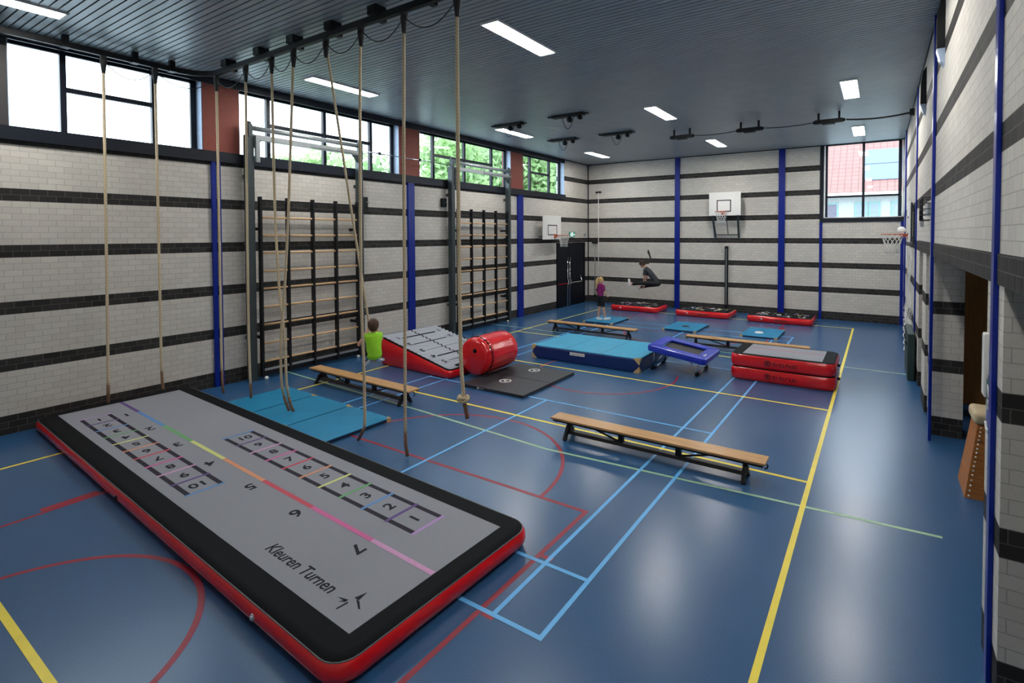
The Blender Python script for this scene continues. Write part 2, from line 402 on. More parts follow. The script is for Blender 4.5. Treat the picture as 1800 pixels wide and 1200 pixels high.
obj('green_court_lines', line_mb([(-9.1, 3.30, -4.6, 3.08), (-4.6, 3.08, -1.85, 2.90), (-1.85, 2.90, 2.70, 3.22), (-9.1, 10.5, 2.8, 10.3)], .0016, .045), M['l_green'], floor)
bl = [(0, 0, 0, 13.4), (-.46, 0, -.46, 13.4), (-6.10, 0, -6.10, 13.4), (-5.64, 0, -5.64, 13.4), (0, 0, -6.10, 0), (0, .76, -6.1, .76), (0, 4.72, -6.1, 4.72),
      (0, 8.68, -6.1, 8.68), (0, 12.64, -6.1, 12.64), (0, 13.4, -6.1, 13.4), (-3.05, 0, -3.05, 4.72), (-3.05, 8.68, -3.05, 13.4)]
obj('light_blue_court_lines', line_mb(bl, .0020, .042), M['l_blue'], floor)
yl = [(1.45, -2.1, 1.45, 15.95), (-7.6, -2.1, -7.6, 15.95), (1.45, -2.1, -7.6, -2.1), (1.45, 15.95, -7.6, 15.95), (1.45, 3.78, -7.6, 3.78), (1.45, 6.83, -7.6, 6.83), (1.45, 9.9, -7.6, 9.9)]
obj('yellow_court_lines', line_mb(yl, .0024, .055), M['l_yellow'], floor)

# ceiling: long metal slats running across the hall, dark joints between them
cb = MB(); y = YB-.2
while y < YF+.3:
    cb.box((XL-.02, y, H), (XR+.02, y+.080, H+.018), M['slat']); y += .1
cb.box((XL-T, YB-T, H+.05), (XR+T, YF+T, H+.3), M['void'])
structure('ceiling', cb, None, 'grey metal slatted ceiling', 'ceiling')

SILL = 4.57
def wall(name, boxes, m=M['brick']):
    mb = MB()
    for a, b in boxes: mb.box(a, b)
    return structure(name, mb, m, name.replace('_', ' ')+' of banded brickwork', 'wall')
wall('wall_left', [((XL-T, YB, 0), (XL, YF+T, SILL)), ((XL-T, 15.47, SILL), (XL, YF+T, H+.1))])
wall('wall_far', [((XL, YF, 0), (.30, YF+T, H+.1)), ((.30, YF, 0), (XR+T, YF+T, 3.52)), ((XR-.0, YF, 3.52), (XR+T, YF+T, H+.1))])
wall('wall_right', [((XR, YB, 2.73), (XR+T, YF, H+.1)), ((XR, 9.4, 0), (XR+T, YF, 2.73)), ((XR, 7.6, 0), (XR+T, 8.4, 2.73)), ((XR, 6.45, 0), (XR+T, 6.95, 2.73)),
                    ((XR, 1.12, 0), (XR+T, 1.70, 2.73)), ((XR, YB, 0), (XR+T, -2.2, 2.73))])
wall('wall_back', [((XL-T, YB-T, 0), (XR+T, YB, H+.1))])
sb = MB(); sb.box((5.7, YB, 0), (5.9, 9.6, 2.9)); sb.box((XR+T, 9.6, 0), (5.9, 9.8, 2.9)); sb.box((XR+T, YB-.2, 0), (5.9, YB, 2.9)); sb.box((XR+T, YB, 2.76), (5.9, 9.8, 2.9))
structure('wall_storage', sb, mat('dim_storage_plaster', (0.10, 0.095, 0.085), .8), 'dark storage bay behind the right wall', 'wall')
# soldier course over the openings
structure('trim_1', MB().box((XR-.012, YB, 2.73), (XR, 9.5, 2.935)), M['soldier'], 'dark upright brick lintel course over the storage openings', 'lintel')
# dark sill beam under the high windows
structure('trim_2', MB().box((XL, YB, 4.545), (XL+.07, 15.47, 4.755)), M['navy'], 'dark navy sill beam below the high windows', 'beam')
structure('trim_3', MB().box((XL, YB, 6.09), (XL+.03, 15.47, H)), M['navy'], 'dark navy head beam above the high windows', 'beam')
k = 4
for (a, b) in ((1.745, 2.43), (6.645, 7.39), (11.745, 12.50)):
    structure('trim_%d' % k, MB().box((XL-T, a, 4.755), (XL+.004, b, H+.05)), M['pier'], 'rust red brick pier between high windows', 'pier'); k += 1
structure('trim_%d' % k, MB().box((XL-T, YB, 4.755), (XL+.004, -.93, H+.05)), M['pierdark'], 'dark brick pier at the near end of the high windows', 'pier'); k += 1
# blue steel posts standing against the walls
def blue_post(x0, y0, x1, y1, z1, lab):
    global k
    o = structure('trim_%d' % k, MB().box((x0, y0, 0), (x1, y1, z1)), M['blue'], lab, 'post'); bevel(o, .006); k += 1
blue_post(XL, 1.87, XL+.05, 1.955, 4.55, 'narrow blue wall strip behind the third rope'); blue_post(XL, 1.985, XL+.07, 2.03, 4.55, 'thin blue wall strip beside the first wall bars')
blue_post(XL, 6.90, XL+.06, 7.14, 4.55, 'blue wall post above the wedge ramp'); blue_post(XL, 12.10, XL+.06, 12.44, 4.55, 'blue wall post beyond the second wall bars')
blue_post(-5.09, YF-.06, -4.88, YF, H, 'blue post on far wall left of the backboard'); blue_post(-1.08, YF-.06, -.86, YF, H, 'blue post on far wall right of the backboard')
blue_post(.30, YF-.05, .39, YF, 3.5, 'thin blue strip under the far window'); blue_post(XR-.09, YF-.06, XR, YF, 3.5, 'blue strip in the far right corner')
blue_post(XR-.04, 15.9, XR, 16.1, H, 'blue post on right wall near the far corner')
blue_post(XR-.03, 10.4, XR, 10.5, H, 'blue post on right wall before the far hoop'); blue_post(XR-.04, 6.14, XR, 6.27, H, 'blue post on right wall by the brick pillar')
blue_post(XR-.03, 1.29, XR, 1.39, H, 'tall blue post on the nearest right pillar')
structure('trim_%d' % k, MB().tube([(XL+.03, YF-.03, .3), (XL+.03, YF-.03, H)], .022), M['navy'], 'dark corner pipe in the far left corner', 'pipe'); k += 1
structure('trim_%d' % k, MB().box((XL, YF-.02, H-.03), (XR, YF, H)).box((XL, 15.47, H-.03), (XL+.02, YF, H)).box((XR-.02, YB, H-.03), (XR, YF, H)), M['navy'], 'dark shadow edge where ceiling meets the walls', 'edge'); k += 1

# windows
def window_left(n, y0, y1, mull, tr, lab):
    root = thing('window_%d' % n, lab, 'window', (XL-.25, (y0+y1)/2, SILL), kind='structure')
    x0, x1 = XL-.28, XL-.22; z0, z1 = 4.70, 6.14; f = .055
    mb = MB()
    mb.box((x0, y0, z0-.1), (x1, y1, z0+.04)); mb.box((x0, y0, z1-f), (x1, y1, z1+.15)); mb.box((x0, y0, z0), (x1, y0+.02, z1)); mb.box((x0, y1-.11, z0), (x1, y1, z1))
    obj('frame', mb, M['navy'], root, False)
    for m_ in mull: obj('mullion', MB().box((x0-.01, m_-.04, z0), (x1+.02, m_+.04, z1)), M['navy'], root, False)
    if tr: obj('transom', MB().box((x0, tr[0]-.02, 5.47), (x1+.01, tr[1]+.02, 5.55)), M['navy'], root, False)
    obj('glass_pane', MB().box((XL-.255, y0+.02, z0), (XL-.247, y1-.02, z1)), M['glass'], root, False)
    obj('sill_board', MB().box((XL-.27, y0, 4.62), (XL+.0, y1, 4.70)), M['navy'], root, False)
    obj('reveal', MB().box((XL-.27, y1-.012, 4.70), (XL-.005, y1-.001, 6.14)).box((XL-.27, y0+.001, 4.70), (XL-.005, y0+.012, 6.14)), M['jamb'], root, False)
window_left(1, -.93, 1.745, (-.24, 1.03), (-.2, 1.0), 'high window nearest the camera, behind the first ropes')
window_left(2, 2.43, 6.645, (3.15, 4.52, 5.87), (3.2, 5.85), 'high window above the first wall bars')
window_left(3, 7.39, 11.745, (8.14, 9.53, 10.92), (8.18, 10.9), 'high window above the second wall bars')
window_left(4, 12.50, 15.47, (13.26, 14.62), (13.3, 14.6), 'farthest high window, nearest the exit door')
root = thing('window_5', 'large two-column window in the far wall overlooking tiled roof', 'window', (1.55, YF+.2, 3.52), kind='structure')
mb = MB(); mb.box((.30, YF-.03, 3.49), (XR, YF+.3, 3.64)); mb.box((.30, YF-.03, 3.64), (.42, YF+.3, H)); obj('casing', mb, M['navy'], root, False)
obj('reveal', MB().box((.42, YF+.0, 3.64), (.455, YF+.26, H)).box((XR-.06, YF+.0, 3.64), (XR-.0, YF+.26, H)).box((.42, YF, 3.64), (XR, YF+.26, 3.665)), M['white'], root, False)
mb = MB(); z0, z1 = 3.665, H
for a, b in ((.455, .53), (2.66, 2.76)): mb.box((a, YF+.2, z0), (b, YF+.27, z1))
mb.box((.455, YF+.2, z1-.02), (2.76, YF+.27, z1+.02)); obj('frame', mb, M['navy'], root, False)
obj('mullion', MB().box((1.60, YF+.18, z0), (1.68, YF+.28, z1)), M['navy'], root, False)
obj('transom', MB().box((.5, YF+.2, 4.37), (2.7, YF+.27, 4.44)), M['navy'], root, False)
obj('glass_pane', MB().box((.5, YF+.23, z0), (2.7, YF+.238, z1)), M['glass'], root, False)

# emergency door in the left wall
root = thing('door_1', 'blue-black double emergency exit door with chrome push bars', 'door', (XL, 16.0, 0), kind='structure')
mb = MB(); mb.box((XL, 14.82, 0), (XL+.05, 14.90, 2.72)); mb.box((XL, 17.11, 0), (XL+.05, 17.19, 2.72)); mb.box((XL, 14.82, 2.64), (XL+.05, 17.19, 2.72)); obj('frame', mb, M['doorblack'], root, False)
lf = obj('door_leaf', MB().box((XL, 14.90, .01), (XL+.035, 15.70, 2.64)), M['doorblack'], root, False)
rf = obj('door_leaf', MB().box((XL, 15.72, .01), (XL+.035, 17.11, 2.64)), M['doorblack'], root, False)
for yy, par in ((15.62, lf), (15.80, rf)):
    obj('locking_rod', MB().tube([(XL+.07, yy, .03), (XL+.07, yy, 2.1)], .016).box((XL+.03, yy-.03, 1.98), (XL+.10, yy+.03, 2.1)).box((XL+.03, yy-.04, .95), (XL+.12, yy+.04, 1.15)), M['chrome'], par).location = (0, 0, 0)
for o_ in (lf, rf):
    for c in o_.children: c.location = -Vector((XL, 16.0, 0))
pb = obj('push_bar', MB().tube([(XL+.035, 15.83, 1.0), (XL+.13, 15.87, 1.0), (XL+.13, 16.72, 1.0), (XL+.10, 16.78, 1.06), (XL+.035, 16.78, 1.25)], .02), M['chrome'], rf); pb.location = -Vector((XL, 16.0, 0))
pr_ = obj('push_bar', MB().tube([(XL+.06, 14.92, .98), (XL+.06, 15.58, .98)], .012), M['red'], lf, label='red push bar'); pr_.location = -Vector((XL, 16.0, 0))
# wooden storage partition seen through the big opening
obj_ = structure('door_2', MB().box((XR+T+.02, 8.50, 0), (5.68, 8.56, 2.42)), M['cupboard'], 'orange-brown wooden storage door seen through the right opening', 'door')
obj('door_handle', MB().tube([(3.36, 8.47, 1.05), (3.36, 8.47, 1.25)], .012), M['blackmetal'], obj_)

# ------------------------------------------------------------------ ceiling panel lights
def light_thing():
    r = thing('ceiling_light', 'x', 'ceiling light', (0, 0, 0), 0, 'white LED ceiling panels')
    obj('housing', MB().box((-.17, -.82, -.02), (.17, -.785, .02)).box((-.17, .785, -.02), (.17, .82, .02)).box((-.17, -.785, -.02), (-.15, .785, .02)).box((.15, -.785, -.02), (.17, .785, .02)), M['white'], r)
    obj('diffuser', MB().box((-.15, -.785, -.012), (.15, .785, .0)), M['lamp'], r)
    return r
L0 = light_thing(); first = True
LP = [(-7.9, -1.40, 'LED panel light in the top left corner'), (-7.66, 3.80, 'LED panel light over the first wall bars'), (-7.55, 9.78, 'LED panel light over the second wall bars, under a ring bracket'), (-7.42, 15.05, 'farthest LED panel light of the window-side row'),
      (-2.83, 3.65, 'largest LED panel light, top middle of the ceiling'), (-2.75, 9.74, 'second LED panel light of the middle row'), (-2.71, 14.98, 'farthest LED panel light of the middle row'),
      (1.56, 9.87, 'nearer LED panel light of the right-hand row'), (1.56, 15.2, 'LED panel light nearest the far window'),
      (1.56, 3.8, 'LED panel light of the right-hand row above the vaulting box opening'), (1.56, -1.6, 'LED panel light of the right-hand row closest to the camera')]
for x, y, lab in LP:
    o = L0 if first else copy_tree(L0); first = False
    o.location = (x, y, H-.005); o['label'] = lab

# ------------------------------------------------------------------ rope rail and ropes
RY = 1.64
rail = thing('rope_rail', 'black ceiling rail carrying the climbing ropes, turning along the windows', 'rail', (-4, RY, H))
mb = MB().bar((2.6, RY, 6.10), (-8.35, RY, 6.10), .06, .09)
pts = [(-8.35-.5*math.sin(a), RY-.5+.5*math.cos(a), 6.10) for a in [i*PI/2/8 for i in range(9)]]
for a, b in zip(pts, pts[1:]): mb.bar(a, b, .06, .09)
mb.bar((-8.85, RY-.5, 6.10), (-8.85, -4.2, 6.10), .06, .09)
obj('track', mb, M['blackmetal'], rail, False)
for x in (-7.95, -6.85, -5.85, -4.85, -3.85, -2.85, -1.8, .2, 1.8):
    obj('hanger', MB().box((x-.09, RY-.09, 6.13), (x+.09, RY+.09, H)).box((x-.05, RY+.05, 6.07), (x+.05, RY+.13, 6.17)), M['blackmetal'], rail, False)
for y in (.55, -.35, 1.1):
    obj('hanger', MB().box((-8.89, y-.04, 6.12), (-8.81, y+.04, H)).box((-8.92, y-.05, 6.05), (-8.78, y+.05, 6.08)), M['blackmetal'], rail, False)
heads = [(-8.85, .12), (-8.85, .84), (-8.45, RY+.02), (-7.36, RY), (-6.53, RY), (-5.89, RY), (-5.03, RY), (-4.18, RY), (-3.30, RY), (-2.34, RY)]
for (a, b) in zip(heads, heads[1:]):
    p = Vector((*a, 6.0)); q = Vector((*b, 6.0)); n = 12
    obj('cable_loop', MB().tube([p.lerp(q, i/n)+Vector((0, 0, -.24*4*(i/n)*(1-i/n))) for i in range(n+1)], .007, None, 6), M['ropedark'], rail, False)
def rope(pts, lab, r=.021, whip=.22, knot=None):
    top = Vector(pts[0]); root = thing('climbing_rope', lab, 'rope', (top.x, top.y, top.z), 0, 'climbing ropes on the ceiling rail')
    # smooth path
    P = [Vector(p) for p in pts]; path = []
    for i in range(len(P)-1):
        a = P[max(i-1, 0)]; b = P[i]; c = P[i+1]; d = P[min(i+2, len(P)-1)]
        n = max(2, int((c-b).length/.12))
        for j in range(n):
            t = j/n
            path.append(.5*((2*b)+(c-a)*t+(2*a-5*b+4*c-d)*t*t+(3*b-a-3*c+d)*t**3))
    path.append(P[-1])
    # split off the leather whipping at the end
    acc = 0; i = len(path)-1
    while i > 1 and acc < whip: acc += (path[i]-path[i-1]).length; i -= 1
    obj('rope_strand', MB().tube(path[:i+1], r, None, 10), M['rope'], root, False)
    obj('whipping', MB().tube(path[i:], [r*1.08]*(len(path)-i), None, 10), M['leather'], root, False)
    obj('top_clamp', MB().tube([top+Vector((0, 0, .03)), top+Vector((0, 0, -.02)), top+Vector((0, 0, -.22))], [.04, .048, .024], None, 10).box((top.x-.035, top.y-.035, top.z+.02), (top.x+.035, top.y+.035, top.z+.062)), M['ropedark'], root, False)
    if knot:
        c = Vector(knot); kp = []
        for j in range(40):
            a = 2*PI*2*j/40; kp.append(c+Vector((math.cos(a)*(.066+.010*math.cos(a*1.5)), math.sin(a)*.060, .024*math.sin(a*1.5))))
        obj('knot', MB().tube(kp, r*.8, None, 8, closed=True), M['rope'], root, False)
    return root
z0 = 5.99
rope([(-8.85, .12, z0), (-8.85, .10, 3), (-8.85, .08, .55), (-8.85, .07, .26)], 'climbing rope nearest the camera by the first window')
rope([(-8.85, .84, z0), (-8.85, .84, 3), (-8.85, .84, .6), (-8.84, .86, .28)], 'second rope from the left, before the window mullion')
rope([(-8.45, RY+.02, z0), (-8.45, RY+.02, 3), (-8.45, RY+.02, .5), (-8.47, RY+.05, .05)], 'climbing rope in front of the first red pier')
rope([(-7.36, RY, z0), (-7.40, RY, 3.2), (-7.41, RY, 1.16), (-7.41, RY+.02, .14)], 'straight rope just left of the first wall bars')
rope([(-6.53, RY, z0), (-6.50, RY, 3.58), (-6.43, RY+.01, 2.23), (-6.35, RY+.02, 1.66), (-6.325, RY+.03, 1.28), (-6.30, RY+.03, .9), (-6.31, RY+.05, .5), (-6.26, RY+.08, .2), (-6.22, RY+.11, .085)], 'left rope of the pair twisted together over the blue mats')
rope([(-5.89, RY, z0), (-6.09, RY, 3.56), (-6.22, RY-.01, 2.25), (-6.30, RY-.02, 1.67), (-6.34, RY-.03, 1.28), (-6.36, RY-.02, .9), (-6.37, RY, .5), (-6.31, RY+.03, .24), (-6.25, RY+.05, .11)], 'right rope of the pair twisted together over the blue mats')
HP = Vector((-5.235, 2.52, 1.50))
rope([(-5.03, RY, z0), Vector((-5.03, RY, z0)).lerp(HP, .5), HP+Vector((0, -.01, .1)), HP, HP+Vector((-.01, .0, -.25)), HP+Vector((-.01, -.03, -.52))], 'slanting rope held by the boy in the lime vest', .019, .1)
rope([(-4.20, RY, z0), (-4.24, RY, 4.8), (-4.26, RY, 2.3), (-4.22, RY, 1.18), (-4.215, RY, .67), (-4.215, RY, .31), (-4.27, RY, .17), (-4.37, RY, .03)], 'straight rope left of the boy, its end bent sideways on the floor')
rope([(-3.30, RY, z0), (-3.33, RY, 3.9), (-3.34, RY, 1.6), (-3.35, RY, .35), (-3.33, RY, .12), (-3.31, RY, .03)], 'straight rope passing in front of the red wedge ramp')
rope([(-2.34, RY, z0), (-2.34, RY, 3.9), (-2.32, RY, 1.72), (-2.28, RY, 1.10), (-2.27, RY, 1.0), (-2.24, RY, .88), (-2.21, RY, .76)], 'rightmost rope, knotted above a brown leather end', .024, .2, (-2.28, RY, 1.0))

# ------------------------------------------------------------------ inflatable blocks
def rrect(a, b, r, n=6):
    out = []
    for cx, cy, s in ((a-r, b-r, 0), (-a+r, b-r, 1), (-a+r, -b+r, 2), (a-r, -b+r, 3)):
        for i in range(n+1):
            t = (s+i/n)*PI/2; out.append((cx+r*math.cos(t), cy+r*math.sin(t)))
    return out
def air_block(parent, a, b, h, bulge, rc=.12, z=0.0, cut=13, top=None, top_in=(.1, .1)):
    def loop(off, zz): return [Vector((x, y, z+zz)) for x, y in rrect(a+off, b+off, rc+max(off, 0)*.9)]
    prof = [(bulge*(-.05+math.sin(t)), h/2-h/2*math.cos(t)) for t in [i*PI/14 for i in range(15)]]
    red = [loop(o, zz) for o, zz in prof[:cut]]
    obj('side_wall', MB().loft(red, None, True, False), M['red'], parent)
    blk = [loop(o+.001, zz) for o, zz in prof[cut-1:]]
    obj('top_cover', MB().loft(blk, None, False, True), M['black'], parent)
    if top: obj('jump_surface', MB().box((-a+top_in[0], -b+top_in[1], z+h-.001), (a-top_in[0], b-top_in[1], z+h+.003)), top, parent)

AM = thing('inflatable_track', 'long red-sided inflatable track with grey numbered top along the camera side', 'inflatable mat', (-4.94, .10, 0), math.radians(-2.65))
air_block(AM, 4.07, .985, .20, .095, .13, cut=12, top=M['grey'], top_in=(.135, .165))
zt = .2035
obj('edge_piping', MB().tube([Vector((x, y, .176)) for x, y in rrect(4.07+.060, .985+.060, .19)], .005, None, 6, closed=True), mat('grey_piping', (.13, .14, .15), .4), AM)
# coloured centre line
cl = MB(); xs = [-3.93, -3.10, -2.02, -1.0, 0.0, 1.03, 2.06, 3.09, 3.93]
for a, b, c in zip(xs, xs[1:], ('purple', 'blue', 'green', 'yellow', 'orange', 'red', 'pink', 'lightpink')):
    cl.box((a, -.055, zt), (b, -.005, zt+.001), M['p_'+c])
obj('centre_line', cl, None, AM)
order = ['lilac', 'purple', 'blue', 'green', 'yellow', 'orange', 'red', 'pink', 'lightpink', 'purple', 'blue']
def ladder(x0, step, y0, y1, flip):
    mb = MB()
    for yy in (y0, y1): mb.box((min(x0, x0+10*step), yy-.025, zt), (max(x0, x0+10*step), yy+.025, zt+.0008), M['inkgrey'])
    for i, c in enumerate(order):
        xx = x0+i*step; mb.box((xx-.020, y0-.035, zt+.0008), (xx+.020, y1+.035, zt+.0014), M['p_'+c])
    for i in range(10):
        R = Matrix.Rotation(-PI/2 if flip else PI/2, 4, 'Z')
        add_text(mb, str(i+1), .19, Matrix.Translation((x0+(i+.5)*step, (y0+y1)/2, zt+.001)) @ R, M['ink'], .0008, bold=.004)
    obj('number_ladder', mb, None, AM)
ladder(3.33, -.403, .27, .61, False); ladder(-3.35, .405, -.67, -.34, True)
for i, xx in enumerate((-3.07, -2.05, -1.03, -.01, 1.05, 2.03, 3.09)):
    mb = MB(); add_text(mb, str(i+1), .22, Matrix.Translation((xx, -.19, zt+.0005)) @ Matrix.Rotation(-PI/2, 4, 'Z'), M['ink'], .0008, bold=.004); obj('line_number', mb, None, AM)
mb = MB(); add_text(mb, 'Kleuren Turnen', .160, Matrix.Translation((2.91, -.625, zt+.0005)), M['ink'], .0008, .12, .0015); obj('lettering', mb, None, AM)
mb = MB(); C0 = (3.64, -.60)
for tri in (((.00, .02), (.03, .115), (.055, .02)), ((.03, .015), (.065, .02), (.15, -.03), (.13, -.035)), ((-.12, -.05), (-.02, -.045), (-.02, -.02)), ((-.07, -.075), (-.02, -.05), (-.03, -.03)), ((-.005, -.035), (.012, -.045), (-.0, -.13), (-.015, -.13))):
    mb.prism([(C0[0]+x, C0[1]+y) for x, y in tri], zt, zt+.001)
obj('bird_emblem', mb, M['ink'], AM)
for (x, y) in ((3.05, -1.063), (-.15, -1.063)):
    obj('air_valve', MB().tube([(x, y+.01, .10), (x, y-.018, .10)], .028, None, 14).tube([(x, y-.012, .10), (x, y-.028, .10)], .016, None, 12), M['alu'] if x > 2 else M['black'], AM)

def far_block(name, x0, x1, lab, seed):
    t = thing(name, lab, 'inflatable mat', ((x0+x1)/2, 16.28, 0), 0, 'small red inflatable mats by the far wall')
    a = (x1-x0)/2-.06; air_block(t, a, .60, .235, .08, .12)
    rnd = random.Random(seed); mb = MB(); cols = ['white', 'white', 'p_orange', 'p_green', 'p_blue', 'p_yellow', 'p_lilac', 'white']
    for i in range(64):
        x = rnd.uniform(-a+.15, a-.15); y = rnd.uniform(-.48, .48); ang = rnd.uniform(0, PI); ln = rnd.uniform(.05, .16); wd = rnd.uniform(.012, .03)
        mt = Matrix.Translation((x, y, .2355)) @ Matrix.Rotation(ang, 4, 'Z')
        c = M[rnd.choice(cols)]
        if i % 4 == 0:
            mb.tube([mt @ Vector((ln*.5*math.cos(q), ln*.5*math.sin(q), .001)) for q in [j*2*PI/12 for j in range(12)]], .008, c, 4, closed=True)
        else: mb.box((-ln/2, -wd/2, 0), (ln/2, wd/2, .0015), c, mt)
    obj('printed_graphics', mb, None, t)
    obj('side_lettering', MB().box((-.12, -.688, .10), (.28, -.680, .135)), mat('dark_red_print', (.12, .003, .006), .5), t)
    obj('air_valve', MB().tube([(-a*.55, -.675, .13), (-a*.55, -.69, .13)], .03, None, 12), M['white'], t)
    return t
far_block('inflatable_mat', -7.15, -5.15, 'red inflatable mat under the jumping child', 3)
far_block('inflatable_mat', -4.42, -2.42, 'middle red inflatable mat in front of the black pole', 5)
far_block('inflatable_mat', -1.80, .28, 'rightmost red inflatable mat by the far wall', 9)

def mark(mb, x, y, z, s, m, mtx=None):
    """round brand emblem with strokes standing for worn lettering beside it, in local XZ plane facing -y"""
    ring = [Vector((x+s*math.cos(q), y, z+s*math.sin(q))) for q in [j*2*PI/20 for j in range(20)]]
    mb.tube(ring, s*.16, m, 5, closed=True)
    mb.bar((x-s*.35, y, z-s*.55), (x-s*.1, y, z+s*.6), s*.2, s*.2, m); mb.bar((x+s*.1, y, z-s*.55), (x+s*.35, y, z+s*.6), s*.2, s*.2, m); mb.bar((x-s*.1, y, z+s*.5), (x+s*.15, y, z-s*.5), s*.2, s*.2, m)
    return mb
def stack_block(z, lab, top):
    t = thing('inflatable_block', lab, 'inflatable block', (.46, 8.66, z), 0, 'red inflatable blocks stacked two high')
    air_block(t, .955, .60, .27, .055, .14, top=top, top_in=(.2, .07) if top else None)
    darkp = mat('dark_red_print', (.035, .002, .004), .5)
    mb = MB(); mark(mb, -.24, -.654, .135, .055, darkp)
    for i in range(8):
        x = -.13+i*.062; mb.bar((x, -.655, .105), (x, -.655, .16), .018, .012, darkp)
        if i % 2 == 0: mb.bar((x, -.655, .158), (x+.035, -.655, .158), .012, .012, darkp)
        if i % 3 != 1: mb.bar((x, -.655, .107), (x+.035, -.655, .107), .012, .012, darkp)
    obj('side_lettering', mb, darkp, t)
    obj('air_valve', MB().tube([(.99, -.12, .15), (1.045, -.12, .15)], .03, None, 12), M['black'], t)
    if top: obj('printed_line', MB().box((-.75, .10, .273), (.75, .125, .2745)), M['p_red'], t)
    return t
stack_block(0, 'lower red inflatable block, under the grey-topped one', None)
stack_block(.272, 'upper red inflatable block with grey top and black ends', M['grey'])

# ------------------------------------------------------------------ wedge ramp
WR = thing('wedge_ramp', 'red inflatable wedge ramp with rippled pale grey top by the wall', 'inflatable ramp', (-6.70, 5.70, 0), math.radians(-2.5))
A_, B_ = 1.15, .86
def hz(x):  return .665-(x+A_)/(2*A_)*.485
def wl(off, f):
    pts = []
    for x, y in rrect(A_+off, B_+off, .10+max(off, 0)): pts.append(Vector((x, y, hz(max(-A_, min(A_, x)))*f)))
    return pts
bul = .06
obj('side_wall', MB().loft([wl(bul*(math.sin(t)-.05), .5-.5*math.cos(t)) for t in [i*PI/12 for i in range(12)]], None, True, False), M['red'], WR)
obj('top_piping', MB().tube([p+Vector((0, 0, 0)) for p in wl(.005, .985)], .020, None, 8, closed=True), M['black'], WR)
mb = MB(); nx, ny = 90, 8; vs = []; fs = []
def zr(x): return hz(x)+.004+.015*math.sin((x+A_)*2*PI/.135)
for i in range(nx+1):
    x = -A_+2*A_*i/nx
    for j in range(ny+1): vs.append((x*.995, (-B_+2*B_*j/ny)*.985, zr(x)+.0))
for i in range(nx):
    for j in range(ny): fs.append((i*(ny+1)+j, (i+1)*(ny+1)+j, (i+1)*(ny+1)+j+1, i*(ny+1)+j+1))
mb.add(vs, fs, None, True); obj('rippled_top', mb, M['greyblue'], WR)
mb = MB()
def ribbon(p, q, wd, n=40):
    p = Vector(p); q = Vector(q); d = (q-p).normalized(); nn = Vector((-d.y, d.x))*wd/2; vs = []; fs = []
    for i in range(n+1):
        c = p.lerp(q, i/n)
        for s_ in (-1, 1): e = c+nn*s_; vs.append((e.x, e.y, zr(e.x)+.005))
    for i in range(n): fs.append((2*i, 2*i+2, 2*i+3, 2*i+1))
    mb.add(vs, fs, None, True)
ribbon((-A_+.02, 0.0), (A_-.12, 0.0), .035, 110)
for i, x in enumerate((-.80, -.38, .04, .42, .76)): ribbon((x, -.52), (x, .50), .028, 4)
obj('printed_lines', mb, M['ink'], WR)
mb = MB(); slope = math.atan(.485/(2*A_))
for i, x in enumerate((-.80, -.38, .04, .42, .76)):
    for yy in (-.64, .62): add_text(mb, str(i+1), .20, Matrix.Translation((x, yy, hz(x)+.026)) @ Matrix.Rotation(slope, 4, 'Y') @ Matrix.Rotation(-PI/2, 4, 'Z'), None, .001, bold=.003)
obj('printed_numbers', mb, M['ink'], WR)
obj('end_strip', MB().box((-.035, -.62, 0), (.035, .62, .01), None, Matrix.Translation((1.05, 0.05, hz(1.05)+.015)) @ Matrix.Rotation(slope, 4, 'Y')), M['black'], WR)
mb = MB(); mt = Matrix.Translation((-.88, -.905, .27)) ; pale = mat('pale_pink_print', (.62, .36, .36), .5)
tmp = MB(); mark(tmp, 0, 0, .01, .06, pale)
for i in range(6):
    x = .10+i*.058; tmp.bar((x, 0, -.03), (x, 0, .025), .012, .012, pale); tmp.bar((x, 0, .022 if i % 2 else -.027), (x+.04, 0, .022 if i % 2 else -.027), .012, .012, pale)
tmp.v = [mt @ (p+Vector((0, 0, 0))) for p in tmp.v]; obj('side_lettering', tmp, pale, WR)

# ------------------------------------------------------------------ red inflatable roller
RO = thing('inflatable_roller', 'glossy red inflatable barrel roller resting on the black folding mat', 'inflatable roller', (-5.15, 5.62, .065))
R_ = .405
prof = [(-.575, .03), (-.571, .16), (-.558, .30), (-.53, .375), (-.48, .402), (-.30, .407), (.30, .407), (.48, .402), (.53, .375), (.558, .30), (.571, .16), (.575, .03)]
loops = []
for yy, rr in prof:
    loops.append([Vector(((max(rr, .01)+.008*rr*math.cos(18*a))*math.cos(a), yy, R_+(max(rr, .01)+.008*rr*math.cos(18*a))*math.sin(a))) for a in [-2*PI*k_/108 for k_ in range(108)]])
obj('barrel_skin', MB().loft(loops, None, True, True), M['red'], RO)
ring = [Vector((.408*math.cos(a), -.40, R_+.408*math.sin(a))) for a in [2*PI*k_/48 for k_ in range(48)]]
obj('lacing_band', MB().tube(ring, .010, None, 6, closed=True), M['black'], RO)
mb = MB()
for k_ in range(0, 48, 2):
    a = 2*PI*k_/48; mb.bar((.409*math.cos(a), -.45, R_+.409*math.sin(a)), (.409*math.cos(a+.06), -.35, R_+.409*math.sin(a+.06)), .012, .008)
obj('lacing_cord', mb, M['black'], RO)
obj('air_valve', MB().tube([(.06, -.56, R_+.14), (.06, -.585, R_+.14)], .045, None, 16), M['black'], RO)

